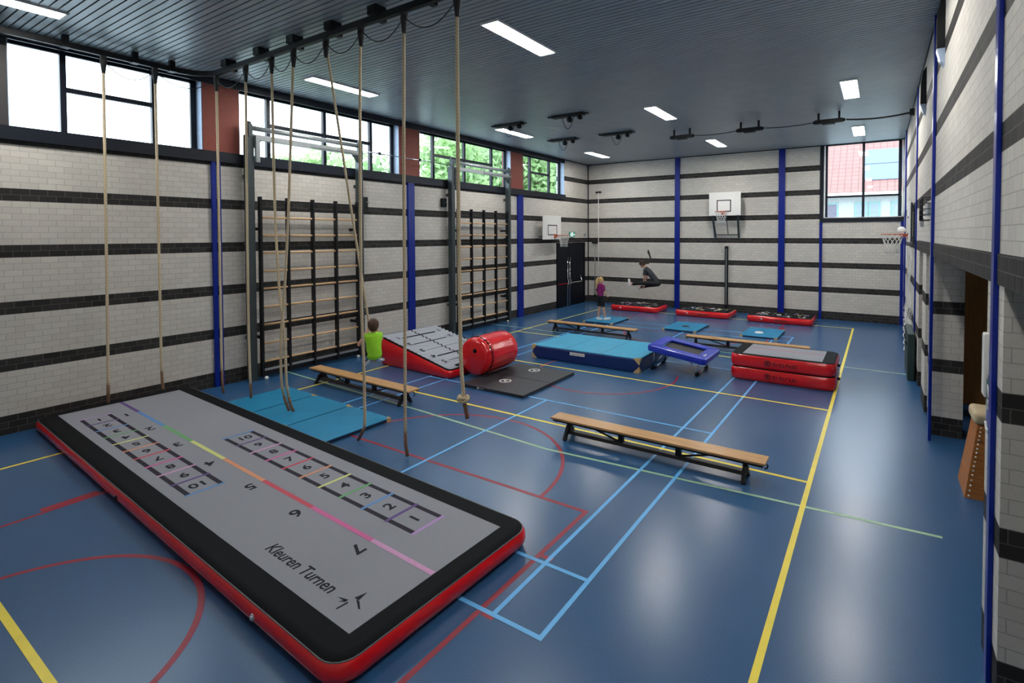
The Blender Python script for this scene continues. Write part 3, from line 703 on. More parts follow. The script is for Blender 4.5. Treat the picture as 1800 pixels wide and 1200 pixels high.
# ------------------------------------------------------------------ folding black mat
BMt = thing('folding_mat', 'black folding floor mat with two white round emblems beneath the red roller', 'mat', (-4.25, 5.50, 0), math.radians(.3))
for s_, lab in ((-1, None), (1, None)):
    p_ = obj('mat_panel', MB().box((-.76, -.96 if s_ < 0 else .006, 0), (.78, -.006 if s_ < 0 else .96, .062)), mat('black_grain_vinyl', (.022, .024, .03), .5, 0, .25, 14), BMt); bevel(p_, .008)
    mb = MB(); cx, cy = (-.10, -.36) if s_ < 0 else (-.06, .63); zz = .0635
    for r_, wd in ((.112, .030),):
        vs = []; fs = []
        for j in range(40):
            a = 2*PI*j/40
            for e in (r_-wd/2, r_+wd/2): vs.append((cx+e*math.cos(a), cy+e*math.sin(a), zz))
        for j in range(40): fs.append((2*j, 2*j+1, (2*j+3) % 80, (2*j+2) % 80))
        mb.add(vs, fs)
    for q in (((-.055, .035), (-.01, .05), (.0, .0), (-.02, -.015)), ((-.02, -.02), (.045, -.01), (.06, -.035), (.01, -.05)), ((.01, .045), (.055, .02), (.02, .0))):
        mb.prism([(cx+x, cy+y) for x, y in q], zz-.0005, zz+.0005)
    obj('round_emblem', mb, M['white'], p_)
mb = MB(); mark(mb, -.32, -.9625, .033, .022, M['white'])
for i in range(5): mb.bar((-.28+i*.026, -.9625, .025), (-.28+i*.026, -.9625, .04), .008, .004, M['white'])
obj('edge_lettering', mb, M['white'], BMt)

# ------------------------------------------------------------------ blue mats
def blue_mat(x0, y0, x1, y1, lab, h=.055, caps=((-1,-1),(1,-1),(1,1),(-1,1)), group=None, rz=0.0):
    cx, cy = (x0+x1)/2, (y0+y1)/2; a, b = (x1-x0)/2, (y1-y0)/2
    t = thing('gym_mat', lab, 'gym mat', (cx, cy, 0), rz, group)
    e = obj('edge_band', MB().box((-a, -b, 0), (a, b, h-.006)), M['matside'], t); bevel(e, .006)
    e = obj('top_cover', MB().box((-a, -b, h-.006), (a, b, h)), M['matblue'], t)
    for sx, sy in caps:
        mb = MB(); s_ = .085
        tri = [(sx*a, sy*b), (sx*(a-s_), sy*b), (sx*a, sy*(b-s_))]
        if sx*sy < 0: tri = tri[::-1]
        mb.prism([(x+sx*.003, y+sy*.003) for x, y in tri], 0.0, h+.003)
        obj('leather_corner', mb, M['tan'], t)
    return t
g1 = 'blue gym mats under the ropes'
blue_mat(-7.80, 1.36, -6.87, 2.55, 'blue mat nearest the wall bars under the ropes', group=g1, rz=math.radians(-1))
blue_mat(-6.84, 1.31, -5.77, 2.52, 'middle blue mat under the twisted ropes', group=g1, rz=math.radians(-1))
blue_mat(-5.74, 1.24, -4.66, 2.48, 'right blue mat under the ropes, in front of the bench end', group=g1, rz=math.radians(-1))
g2 = 'small blue landing mats in front of red inflatables'
blue_mat(-6.62, 12.45, -5.50, 13.88, 'blue landing mat the girl in magenta stands on', group=g2)
blue_mat(-3.75, 12.52, -2.66, 14.05, 'blue landing mat with a small dark marker disc', group=g2)
blue_mat(-1.38, 12.72, -.34, 14.25, 'blue landing mat with a white marker disc', group=g2)
t = MB().tube([(-.95, 13.35, .055), (-.95, 13.35, .075), (-.95, 13.35, .09)], [.13, .11, .05], None, 20); o = obj('marker_disc', t, M['white']); tag(o, 'white domed marker disc on the rightmost small blue mat', 'marker disc')
t = MB().tube([(-3.22, 13.25, .055), (-3.22, 13.25, .066), (-3.22, 13.25, .072)], [.13, .11, .05], None, 20); o = obj('marker_disc', t, mat('dark_rubber', (.03, .02, .03), .7)); tag(o, 'dark flat marker disc on the middle small blue mat', 'marker disc')

# thick landing mat
CM = thing('crash_mat', 'thick blue crash mat with light blue top beside the trampoline', 'crash mat', (-3.76, 8.20, 0))
a, b, h = 1.44, .88, .32
o = obj('foam_body', MB().box((-a, -b, 0), (a, b, h-.02)), M['crashside'], CM); bevel(o, .035, 3)
o = obj('top_cover', MB().box((-a+.005, -b+.01, h-.03), (a-.005, b-.01, h)), M['crashtop'], CM); bevel(o, .015, 2)
mb = MB()
for x in (-.48, .48): mb.box((x-.006, -b+.01, h), (x+.006, b-.01, h+.002))
obj('top_seams', mb, M['crashside'], CM)
for sx, sy in ((-1,-1),(1,-1)):
    for zz, dz in ((.0, 1), (h, -1)):
        mb = MB(); v0 = Vector((sx*(a+.004), sy*(b+.004), zz)); s_ = .15
        P4 = [v0, v0+Vector((-sx*s_, 0, 0)), v0+Vector((0, -sy*s_, 0)), v0+Vector((0, 0, dz*s_))]
        mb.add(P4, [(0, 1, 2), (0, 3, 1), (0, 2, 3), (1, 3, 2)]); obj('leather_corner', mb, M['tan'], CM)
mb = MB(); mb.box((-.34, -b-.006, .19), (.06, -b-.001, .26), M['white'])
for i in range(9):
    x = -.31+i*.04; mb.box((x, -b-.008, .205), (x+.009, -b-.005, .245), M['inkgrey'])
    if i % 2: mb.box((x, -b-.008, .237), (x+.028, -b-.005, .245), M['inkgrey'])
    if i % 3: mb.box((x, -b-.008, .205), (x+.028, -b-.005, .213), M['inkgrey'])
obj('maker_label', mb, None, CM)

# mini trampoline
TR = thing('mini_trampoline', 'tilted mini trampoline with ultramarine frame padding and black bed', 'trampoline', (-1.58, 8.16, 0))
cz, tilt = .475, math.atan2(.17, 1.22)
Mt = Matrix.Translation((0, 0, cz)) @ Matrix.Rotation(tilt, 4, 'Y')
A2, B2, a2, b2 = .66, .60, .42, .34
def frame_pad(h0, h1):
    o_ = rrect(A2, B2, .10, 5); i_ = rrect(a2, b2, .01, 5); n = len(o_)
    L = [[Mt @ Vector((x, y, z)) for x, y in P] for P, z in ((i_, h1-.03), (rrect(A2-.03, B2-.03, .08, 5), h1-.03), (rrect(A2-.02, B2-.02, .09, 5), h0), (o_, h0), (rrect(A2+.012, B2+.012, .11, 5), (h0+h1)/2), (o_, h1-.012), (rrect(A2-.025, B2-.025, .09, 5), h1), (rrect(a2+.02, b2+.02, .01, 5), h1), (i_, h1-.01), (i_, h1-.03))]
    m_ = MB().loft(L, None, False, False, False); return m_
obj('frame_padding', frame_pad(-.085, .045), M['pvblue'], TR)
mb = MB()
for P, Q in (((a2, b2, .048), (A2-.03, B2-.03, .046)), ((-a2, b2, .048), (-A2+.03, B2-.03, .046)), ((a2, -b2, .048), (A2-.03, -B2+.03, .046)), ((-a2, -b2, .048), (-A2+.03, -B2+.03, .046))):
    mb.bar(Mt @ Vector(P), Mt @ Vector(Q), .008, .004)
obj('padding_seams', mb, M['crashside'], TR)
obj('jump_bed', MB().box((-a2-.03, -b2-.03, -.035), (a2+.03, b2+.03, -.028), None, Mt), M['bed'], TR)
mb = MB()
for i in range(26):
    x = -a2+2*a2*(i+.5)/26
    for sy in (-1, 1): mb.tube([Mt @ Vector((x, sy*(b2-.02), -.02)), Mt @ Vector((x, sy*(b2+.05), -.02))], .005, None, 5)
obj('springs', mb, M['chrome'], TR)
mb = MB(); mark(mb, 0, 0, 0, .03, M['white'])
for i in range(4): mb.box((.05+i*.03, -.002, -.015), (.065+i*.03, .002, .015), M['white'])
mb.v = [Mt @ (Matrix.Translation((.545, -.30, .047)) @ Matrix.Rotation(PI/2, 4, 'Z') @ Matrix.Rotation(-PI/2, 4, 'X')) @ p for p in mb.v]
obj('round_emblem', mb, M['white'], TR)
for sx, zt_ in ((-1, .57), (1, .34)):
    for sy in (-1, 1):
        topp = Mt @ Vector((sx*.50, sy*.50, -.06)); ft = Vector((sx*(.40 if sx > 0 else .62), sy*.36, .025))
        t2 = Mt @ Vector((sx*.28, sy*.50, -.06))
        obj('leg', MB().tube([topp, ft+Vector((0, sy*.04, .0))], .017).tube([t2, ft+Vector((0, sy*.04, 0))], .014), M['chrome'], TR)
    obj('floor_bar', MB().tube([(sx*(.40 if sx > 0 else .62), -.40, .025), (sx*(.40 if sx > 0 else .62), .40, .025)], .020, None, 12), M['chrome'], TR)
    for sy in (-1, 1):
        xx = sx*(.40 if sx > 0 else .62); obj('rubber_foot', MB().tube([(xx, sy*.25, .027), (xx, sy*.42, .027)], .027, None, 12), M['black'], TR)

# ------------------------------------------------------------------ benches
def bench():
    r = thing('gym_bench', 'x', 'bench', (0, 0, 0), 0, 'wooden gym benches'); Lh = 1.535
    o = obj('seat_plank', MB().box((-Lh, -.132, .272), (Lh, .132, .302)), M['plank'], r); bevel(o, .006)
    mb = MB().bar((-Lh+.03, -.10, .258), (Lh-.03, -.10, .258), .03, .03).bar((-Lh+.03, .10, .258), (Lh-.03, .10, .258), .03, .03)
    obj('seat_rails', mb, M['blackmetal'], r)
    obj('balance_beam', MB().bar((-1.30, 0, .085), (1.30, 0, .085), .07, .05), mat('dark_stained_beam', (.035, .028, .022), .5), r)
    for x in (-.42, .42): obj('post', MB().box((x-.035, -.03, .11), (x+.035, .03, .26)), M['blackmetal'], r)
    for s_ in (-1, 1):
        obj('brace', MB().bar((s_*1.0, 0, .25), (s_*.45, 0, .11), .018, .022), M['blackmetal'], r)
        mb = MB().bar((s_*1.28, 0, .26), (s_*1.28, 0, .10), .05, .06)
        mb.prism([(-.16, 0), (-.11, 0), (-.05, .10), (.05, .10), (.11, 0), (.16, 0), (.15, .035), (.06, .19), (-.06, .19), (-.15, .035)], -.022, .022, None, Matrix.Translation((s_*1.28, 0, .0)) @ Matrix(((0, 0, 1, 0), (1, 0, 0, 0), (0, 1, 0, 0), (0, 0, 0, 1))))
        for sy in (-1, 1): mb.cyl((s_*1.28, sy*.135, .0), (s_*1.28, sy*.135, .03), .03)
        obj('leg', mb, M['blackmetal'], r)
        obj('hook', MB().tube([(s_*(Lh-.02), 0, .262), (s_*(Lh+.01), 0, .235), (s_*(Lh), 0, .20), (s_*(Lh-.03), 0, .19)], .009), M['blackmetal'], r)
    return r
b0 = bench()
for i, (x, y, rz, lab) in enumerate(((-.52, 3.45, .2, 'nearest gym bench, alone in the middle of the floor'), (-6.40, 3.20, -1.0, 'gym bench between the wall bars and the blue rope mats'),
                                 (-5.36, 10.66, -.6, 'gym bench behind the thick blue crash mat'), (-.80, 10.66, .3, 'gym bench behind the stacked red blocks'))):
    o = b0 if i == 0 else copy_tree(b0); o.location = (x, y, 0); o.rotation_euler = (0, 0, math.radians(rz)); o['label'] = lab

# ------------------------------------------------------------------ wall bars and high-bar frames
def wall_bars(y0, ys, posts, lab, lab2):
    x = XL+.30
    r = thing('wall_bars', lab, 'wall bars', (x, ys[2], 0), 0, 'folding wall bars')
    for y in ys: o = obj('upright', MB().box((x-.05, y-.022, .07), (x+.05, y+.022, 3.88)), M['blackmetal'], r, False)
    for z in (3.44, 3.06, 2.69, 2.305, 1.93, 1.54, 1.165, .765, .38):
        obj('rung', MB().tube([(x, ys[0], z), (x, ys[-1], z)], .023, None, 12), M['rung'], r, False)
    for z, m_ in ((3.80, 'blackmetal'), (3.62, 'blackmetal'), (.20, 'steelgrey')): obj('cross_rail', MB().box((x-.02, ys[0], z-.022), (x+.02, ys[-1], z+.022)), M[m_], r, False)
    obj('bottom_board', MB().box((x-.03, ys[0], .07), (x-.01, ys[-1], .17)), M['blackmetal'], r, False)
    for y in (ys[0]+.05, ys[-1]-.05): obj('wheel', MB().cyl((x+.03, y, .035), (x+.075, y, .035), .035), M['white'], r, False)
    for y in ys[::4]:
        for z in (.9, 3.2): obj('wall_hinge', MB().box((XL, y-.02, z-.03), (x-.04, y+.02, z+.03)), M['blackmetal'], r, False)
    f = thing('high_bar_rig', lab2, 'gymnastics frame', (XL+.15, (posts[0]+posts[1])/2, 0), 0, 'high bar frames around the wall bars')
    x0, x1 = XL+.13, XL+.30
    for i, py in enumerate(posts):
        wd = .065 if i == 0 else .05
        obj('post', MB().box((x0-.03, py-wd, 0), (x1-.03, py+wd, 5.16)), M['steel'], f, False)
        for z in (.9, 2.9, 4.3): obj('wall_bracket', MB().box((XL+.003, py-.04, z-.04), (x0, py+.04, z+.04)), M['steel'], f, False)
        obj('tube_clamp', MB().box((x0+.02, py-.04, 5.12), (x1-.02, py+.04, 5.38)).cyl((x0+.08, py-.03, 5.40), (x0+.08, py+.03, 5.40), .045), M['steel'], f, False)
        sgn = 1 if i == 0 else -1
        mb = MB(); mb.prism([(0, 0), (sgn*.22, 0), (sgn*.06, -.20), (0, -.24)] if sgn > 0 else [(0, -.24), (sgn*.06, -.20), (sgn*.22, 0), (0, 0)], -.012, .012, None, Matrix.Translation((x0+.1, py+sgn*.06, 5.12)) @ Matrix(((0, 0, 1, 0), (1, 0, 0, 0), (0, 1, 0, 0), (0, 0, 0, 1))))
        obj('gusset', mb, M['steel'], f, False)
    ya, yb = posts[0]-.02, posts[1]+.06
    obj('top_tube', MB().tube([(x0+.08, ya, 5.31), (x0+.08, yb, 5.31)], .052, None, 14), M['steelgrey'], f, False)
    obj('lower_beam', MB().box((x0+.03, ya+.06, 5.07), (x0+.13, yb, 5.18)).box((x0+.12, (ya+yb)/2, 5.10), (x0+.15, yb, 5.16)), M['steelgrey'], f, False)
    obj('sliding_sleeve', MB().box((x0+.12, ya+.10, 4.60), (x0+.20, ya+.18, 5.15)), M['steelgrey'], f, False)
    return f
wall_bars(0, (2.67, 3.26, 3.85, 4.44, 5.04), (2.52, 5.20), 'wall bars nearer the camera, behind the twisted ropes', 'tall steel high bar frame around the nearer wall bars')
wall_bars(0, (8.65, 9.27, 9.88, 10.50, 11.13), (8.50, 11.34), 'farther wall bars beyond the red wedge ramp', 'tall steel high bar frame around the farther wall bars')
hb = thing('high_bar', 'thin steel bar strung high between the two bar frames', 'high bar', (XL+.22, 6.8, 5.2))
obj('steel_bar', MB().tube([(XL+.22, 5.25, 5.20), (XL+.22, 8.46, 5.20)], .014), M['chrome'], hb, False)
for y in (5.8, 7.2): obj('clip', MB().box((XL+.19, y-.03, 5.17), (XL+.25, y+.03, 5.24)), M['blackmetal'], hb, False)
for (y, z) in ((8.50, 4.05), (5.64, 3.92)):
    o = thing('cable_winch', 'small black winch box on the wall beside the %s post' % ('farther' if y > 7 else 'nearer'), 'winch', (XL, y-.2, z))
    obj('housing', MB().box((XL, y-.28, z-.13), (XL+.10, y-.12, z+.13)), M['blackmetal'], o, False); obj('crank', MB().tube([(XL+.10, y-.2, z), (XL+.15, y-.2, z), (XL+.15, y-.10, z)], .01), M['steelgrey'], o, False)

# ------------------------------------------------------------------ basketball hoops
def hoop(name, lab, wd, ht, loc, rz, ring_z, rect, arm=.0, under=False, standoff=.3, ringx=0.0):
    """local frame: board in XZ plane, room side towards -y; z=0 at the board's bottom"""
    r = thing(name, lab, 'basketball hoop', loc, rz, 'basketball hoops')
    o = obj('backboard', MB().box((-wd/2, 0, 0), (wd/2, .025, ht)), M['white'], r); bevel(o, .003)
    x0, x1, z0, z1 = rect; mb = MB(); q = .035
    for a, b in (((x0, z0), (x1, z0+q)), ((x0, z1-q), (x1, z1)), ((x0, z0), (x0+q, z1)), ((x1-q, z0), (x1, z1))): mb.box((a[0], -.003, a[1]), (b[0], .001, b[1]))
    obj('target_rectangle', mb, M['ink'], o)
    mb = MB(); 
    for x in (-wd*.42, wd*.42):
        mb.bar((x, .04, .02), (x, .04, ht-.05), .05, .03); mb.bar((x, .04, .1), (x, standoff, .1), .04, .04); mb.bar((x, .04, ht-.15), (x, standoff, ht-.15), .04, .04)
    mb.bar((-wd*.42, .045, .06), (wd*.42, .045, .06), .03, .05)
    if under:
        for x in (-wd*.40, wd*.40): mb.bar((x, .06, .0), (x*.93, standoff-.03, -.86), .07, .05)
        mb.bar((-wd*.37, standoff-.05, -.75), (wd*.37, standoff-.05, -.75), .04, .04); mb.bar((.05, .06, 0), (.05, standoff-.05, -.75), .025, .025)
    obj('support_frame', mb, M['steel'], r)
    R = .225; c = Vector((ringx, -arm-R, ring_z))
    rg = obj('hoop_ring', MB().tube([c+Vector((R*math.cos(a), R*math.sin(a), 0)) for a in [2*PI*i/36 for i in range(36)]], .011, None, 8, closed=True), M['orange'], r)
    mb = MB(); mb.box((ringx-.07, -.01, ring_z-.12), (ringx+.07, 0, ring_z+.03))
    for s_ in (-1, 1): mb.tube([(ringx+s_*.06, 0, ring_z), (ringx+s_*.12, -arm-.06, ring_z)], .010); mb.tube([(ringx+s_*.04, 0, ring_z-.10), (ringx+s_*.12, -arm-.10, ring_z-.005)], .008)
    mb.bar((ringx, 0, ring_z-.03), (ringx, -arm-.02, ring_z-.01), .08, .05)
    obj('ring_bracket', mb, M['orange'], r)
    mb = MB(); N = 12; lev = [(0, R), (-.09, R*.90), (-.18, R*.78), (-.27, R*.68), (-.36, R*.62), (-.46, R*.62)]
    for i in range(N):
        for d in (1, -1):
            pts_ = []
            for j, (dz, rr) in enumerate(lev):
                a = 2*PI*(i+d*j*.5)/N; pts_.append(c+Vector((rr*math.cos(a), rr*math.sin(a), dz)))
            mb.tube(pts_, .0075, None, 5)
    obj('net', mb, M['net'], r)
    return r
hoop('basketball_hoop', 'basketball hoop on left wall above the exit door', 1.33, .95, (XL+.30, 14.05, 2.88), PI/2, .16, (-.32, .36, .17, .58), .20, False, .27, .20)
hoop('basketball_hoop', 'basketball hoop on far wall with lattice frame beneath its backboard', 1.20, .90, (-2.95, 17.08, 3.80), 0, .14, (-.30, .24, .14, .60), .05, True, .44, -.06)
hoop('basketball_hoop', 'basketball hoop on right wall seen edge-on', 1.30, .95, (XR-.12, 11.5, 2.88), -PI/2, .18, (-.30, .30, .17, .6), .08, False, .10, 0)
o = obj('ball', MB().ball((2.58, 11.5, 3.155), .088, None, 20), M['white']); tag(o, 'white ball resting on the right hoop against its backboard', 'ball')

# ------------------------------------------------------------------ ring and cable gear on the ceiling
def ring_bracket(x, y, lab):
    r = thing('ring_pulley', lab, 'ceiling pulley', (x, y, H-.0), 0, 'black pulley brackets for gymnastic rings')
    obj('plate', MB().box((-.48, -.09, -.07), (.48, .09, 0)).bar((-.62, 0, -.02), (-.45, 0, -.04), .1, .03).bar((.62, -.05, -.06), (.45, 0, -.03), .08, .03), M['blackmetal'], r)
    obj('pulley_wheel', MB().cyl((.05, -.04, -.15), (.05, .04, -.15), .07).bar((.05, 0, -.05), (.05, 0, -.15), .05, .05), M['blackmetal'], r)
    obj('pulley_wheel', MB().cyl((.36, -.04, -.12), (.36, .04, -.12), .06), M['blackmetal'], r)
    obj('cable_loop', MB().tube([(-.18+.36*i/12, 0, -.08-.30*(1-((i-6)/6)**2)) for i in range(13)], .008, None, 6), M['ropedark'], r)
    return r
rb = ring_bracket(-6.9, 8.62, 'ring pulley bracket above the window-side ceiling light')
for (x, y, lab) in ((-4.88, 8.55, 'ring pulley bracket nearest the middle ceiling row'), (-6.8, 11.45, 'ring pulley bracket nearer the windows in the farther pair'), (-4.85, 11.46, 'ring pulley bracket nearer the hall centre in the farther pair')):
    c = copy_tree(rb); c.location = (x, y, H); c['label'] = lab
cg = []
def cable_unit(x, lab):
    r = thing('cable_guide', lab, 'cable guide', (x, 12.05, H), 0, 'black cable guides in a row under the ceiling')
    obj('box', MB().box((-.32, -.06, -.28), (.32, .06, -.18)).ball((-.32, 0, -.23), (.07, .06, .05)).ball((.32, 0, -.23), (.07, .06, .05)), M['blackmetal'], r)
    for s_ in (-1, 1): obj('hanger_rod', MB().box((s_*.24-.025, -.025, -.2), (s_*.24+.025, .025, 0)), M['blackmetal'], r)
    obj('cover_plate', MB().box((-.15, -.07, -.31), (.15, .07, -.28)), M['blackmetal'], r)
    return r
cu0 = cable_unit(-2.96, 'leftmost cable guide in the row under the ceiling')
for x, lab in ((-1.0, 'middle cable guide in the row under the ceiling'), (.98, 'cable guide nearest the right wall under the ceiling')):
    c = copy_tree(cu0); c.location = (x, 12.05, H); c['label'] = lab
o = thing('steel_cable', 'thin dark cable sagging between the ceiling guides and right wall', 'cable', (-.9, 12.05, 6.0))
for a, b, s_ in ((-2.56, -1.40, .03), (-.60, .58, .03), (1.38, XR-.10, .05)):
    obj('cable_strand', MB().tube([(a+(b-a)*i/10, 12.05, 6.02-s_*4*(i/10)*(1-i/10)) for i in range(11)], .012 if b < 2 else .022, None, 6), M['ropedark'], o, False)
obj('wall_anchor', MB().box((XR-.10, 11.97, 5.95), (XR, 12.13, 6.10)), M['blackmetal'], o, False)

# ------------------------------------------------------------------ things on the far and left walls
o = thing('wall_post', 'black adjustable post standing against far wall under the backboard', 'post', (-2.97, YF-.06, 0))
obj('channel', MB().box((-3.03, YF-.09, 0), (-2.91, YF, 2.6)), M['blackmetal'], o, False); obj('slide_rail', MB().box((-2.985, YF-.10, .3), (-2.955, YF-.09, 2.5)), M['steelgrey'], o, False)
for x, z0_, z1_, lab in ((-8.63, .3, 4.97, 'tall white pole on a bracket beside the far left corner'), (-8.81, .3, 2.69, 'short grey pole beside the far left corner')):
    o = thing('wall_pole', lab, 'pole', (x, YF-.1, 0)); obj('pole', MB().tube([(x, YF-.10, z0_), (x, YF-.10, z1_)], .018), M['white'] if z1_ > 3 else M['steelgrey'], o, False)
    obj('bracket', MB().box((x-.15, YF-.12, z1_-.02), (x+.10, YF, z1_+.04)), M['blackmetal'], o, False); obj('bracket', MB().box((x-.05, YF-.12, z0_), (x+.05, YF, z0_+.04)), M['blackmetal'], o, False)
o = thing('exit_sign', 'green and white emergency exit sign above the black door', 'exit sign', (XL, 16.05, 3.07))
obj('housing', MB().box((XL, 15.84, 2.975), (XL+.06, 16.27, 3.18)), M['exitgreen'], o, False)
mb = MB(); xx = XL+.061
mb.box((xx, 15.97, 2.99), (xx+.002, 16.09, 3.165)); mb.add([(xx+.002, 16.25, 3.075), (xx+.002, 16.17, 3.13), (xx+.002, 16.17, 3.02)], [(0, 1, 2)]); mb.box((xx, 16.12, 3.06), (xx+.002, 16.18, 3.09)); mb.box((xx, 15.87, 3.0), (xx+.002, 15.93, 3.15))
obj('pictogram', mb, M['exitlit'], o, False)
o = thing('wall_sensor', 'small grey sensor on left wall close to the far corner', 'sensor', (XL, 17.2, 3.1))
obj('casing', MB().box((XL, 17.15, 3.0), (XL+.06, 17.25, 3.12)), M['steelgrey'], o, False)

# ------------------------------------------------------------------ right wall fittings
o = thing('wire_cage', 'black wire guard cage on right wall beside the blue post', 'guard cage', (XR, 6.9, 3.4))
mb = MB(); y0_, y1_, z0_, z1_ = 6.45, 7.1, 3.28, 3.62; xx = XR-.13
for y in (y0_, y1_):
    mb.tube([(XR, y, z0_), (xx, y, z0_), (xx, y, z1_), (XR, y, z1_)], .008, None, 6)
for i in range(5):
    z = z0_+(z1_-z0_)*i/4; mb.tube([(XR, y0_, z), (xx, y0_, z), (xx, y1_, z), (XR, y1_, z)], .006, None, 6)
for y in (6.62, 6.78, 6.94): mb.tube([(xx, y, z0_), (xx, y, z1_)], .006, None, 6)
obj('wire_guard', mb, M['blackmetal'], o, False); obj('lamp_body', MB().box((XR-.06, 6.55, 3.36), (XR, 7.0, 3.54)), M['steelgrey'], o, False)
o = thing('light_switch', 'small grey wall box left of the wire cage', 'wall box', (XR, 8.4, 3.3)); obj('box', MB().box((XR-.05, 8.3, 3.2), (XR, 8.55, 3.36)), M['steelgrey'], o, False); obj('button', MB().cyl((XR-.05, 8.42, 3.28), (XR-.065, 8.42, 3.28), .04), M['white'], o, False)
for (y, z, dz, lab) in ((5.15, 5.72, .46, 'nearer tall narrow loudspeaker high on right wall'), (8.3, 5.66, .42, 'farther tall narrow loudspeaker high on right wall')):
    o = thing('wall_speaker', lab, 'loudspeaker', (XR, y, z), 0, 'narrow loudspeakers high on the right wall')
    sh = [(0, dz), (-.05, dz*.8), (-.085, dz*.3), (-.085, -dz*.6), (-.03, -dz), (0, -dz)]
    mtx = Matrix.Translation((XR, y, z)) @ Matrix(((1, 0, 0, 0), (0, 0, 1, 0), (0, 1, 0, 0), (0, 0, 0, 1)))
    b_ = MB(); b_.prism(sh, -.08, .08, None, mtx); obj('cabinet', b_, M['blackmetal'], o, False)
    b_ = MB(); b_.prism([(-.087, -dz*.60), (-.05, -dz*.92), (0, -dz*1.08), (0, -dz*.60)], -.081, .081, None, mtx); obj('lit_lower_end', b_, M['jamb'], o, False)  # pale blue piece paints the bluish light falling on the cabinet's lower end
o = thing('switch_cabinet', 'white wall cabinet on the far edge of the nearest pillar', 'wall cabinet', (XR, 1.66, 2.1))
obj('body', MB().box((XR-.02, 1.62, 1.88), (XR, 1.72, 2.34)), M['white'], o, False); obj('cabinet_door', MB().box((XR-.025, 1.625, 1.89), (XR-.02, 1.715, 2.33)), M['white'], o, False)
o = thing('safety_sign', 'green defibrillator sign on the nearest pillar beside the blue post', 'sign', (XR, 1.5, 1.93))
obj('sign_plate', MB().box((XR-.012, 1.43, 1.84), (XR, 1.60, 2.02), M['signgreen']), None, o, False)
mb = MB(); mtx = Matrix.Translation((XR-.014, 1.515, 1.95)) @ Matrix(((0, 0, 1, 0), (-1, 0, 0, 0), (0, 1, 0, 0), (0, 0, 0, 1)))
heart = [(0, -.05), (.045, .0), (.05, .03), (.03, .045), (0, .03), (-.03, .045), (-.05, .03), (-.045, 0)]
mb.prism(heart, 0, .002, None, mtx); add_text(mb, 'AED', .05, mtx @ Matrix.Translation((0, -.08, .001)), None, .001); obj('print', mb, M['white'], o, False)
o = thing('safety_sign', 'round blue sign with white arc below the green sign', 'sign', (XR, 1.5, 1.74))
obj('sign_plate', MB().cyl((XR-.012, 1.515, 1.73), (XR, 1.515, 1.73), .088, None, 28), M['blue'], o, False)
mb = MB().tube([(XR-.015, 1.515+.055*math.cos(a), 1.73+.06*math.sin(a)) for a in [-2.4+i*.28 for i in range(9)]], .010, None, 6); obj('print', mb, M['white'], o, False)
# vaulting box in the storage opening
VB = thing('vaulting_box', 'orange wooden vaulting box with cream padded top in the storage opening', 'vaulting box', (3.70, 4.64, 0))
def vx(z): return .68-z*.14
def vy(z): return .30-z*.10
def vring(z): return [Vector((-vx(z), -vy(z), z)), Vector((vx(z), -vy(z), z)), Vector((vx(z), vy(z), z)), Vector((-vx(z), vy(z), z))]
for (za, zb) in ((0, .24), (.245, .45), (.455, .65), (.655, .84)):
    sct = obj('section', MB().loft([vring(za), vring(zb)], None, True, True, False), M['vault'], VB); zc = (za+zb)/2
    for xx in (-.50, .30): obj('hand_hole', MB().tube([(xx, -vy(zc)-.003, zc), (xx+.16, -vy(zc)-.003, zc)], .026, None, 10), M['ropedark'], sct)
    for sx in (-1, 1):
        mb = MB()
        for i in range(4):
            z = za+(zb-za)*(i+.5)/4; mb.ball((sx*(vx(z)-.035), -vy(z)-.002, z), .010, None, 8)
        obj('screw_heads', mb, M['white'], sct)
o = obj('padded_top', MB().box((-.60, -.225, .845), (.60, .225, .99)), M['cream'], VB); bevel(o, .05, 4)
# net and pad at the far end of the right wall
o = thing('volleyball_net', 'white volleyball net hung in folds on the far right wall', 'net', (XR-.08, 12.2, 0)); mb = MB(); rnd = random.Random(4)
for i in range(12):
    y = 10.9+i*.14; x = XR-.06-.05*rnd.random(); pts_ = [(x+.03*math.sin(j*1.3+i), y+.05*math.sin(j*.9+i*2), 2.75-j*.235+.02*rnd.random()) for j in range(8)]
    mb.tube(pts_, .008, None, 5)
for i in range(7):
    zc = 1.15-.10*i; mb.tube([(XR-.10-.06*math.sin(q*3+i), 11.6+.7*math.cos(q)*(.6+.1*i), zc+.26*math.sin(q)) for q in [j*2*PI/16 for j in range(16)]], .009, None, 5, closed=True)
obj('net_cords', mb, M['net'], o, False); obj('hook', MB().tube([(XR, 11.6, 2.8), (XR-.12, 11.6, 2.8), (XR-.12, 11.6, 2.86)], .012), M['steelgrey'], o, False)
o = thing('floor_pad', 'dark green padded mat leaning low on right wall', 'pad', (XR-.1, 10.6, 0))
pd = obj('pad_body', MB().box((XR-.16, 9.75, 0), (XR-.03, 11.2, .98)), M['padgreen'], o, False); bevel(pd, .02)
for y in (10.1, 10.85): obj('carry_strap', MB().tube([(XR-.163, y-.1, .7), (XR-.18, y-.06, .76), (XR-.18, y+.06, .76), (XR-.163, y+.1, .7)], .010, None, 6), M['black'], o, False)
# small yellow stub in front of roller mat end is part of a court line

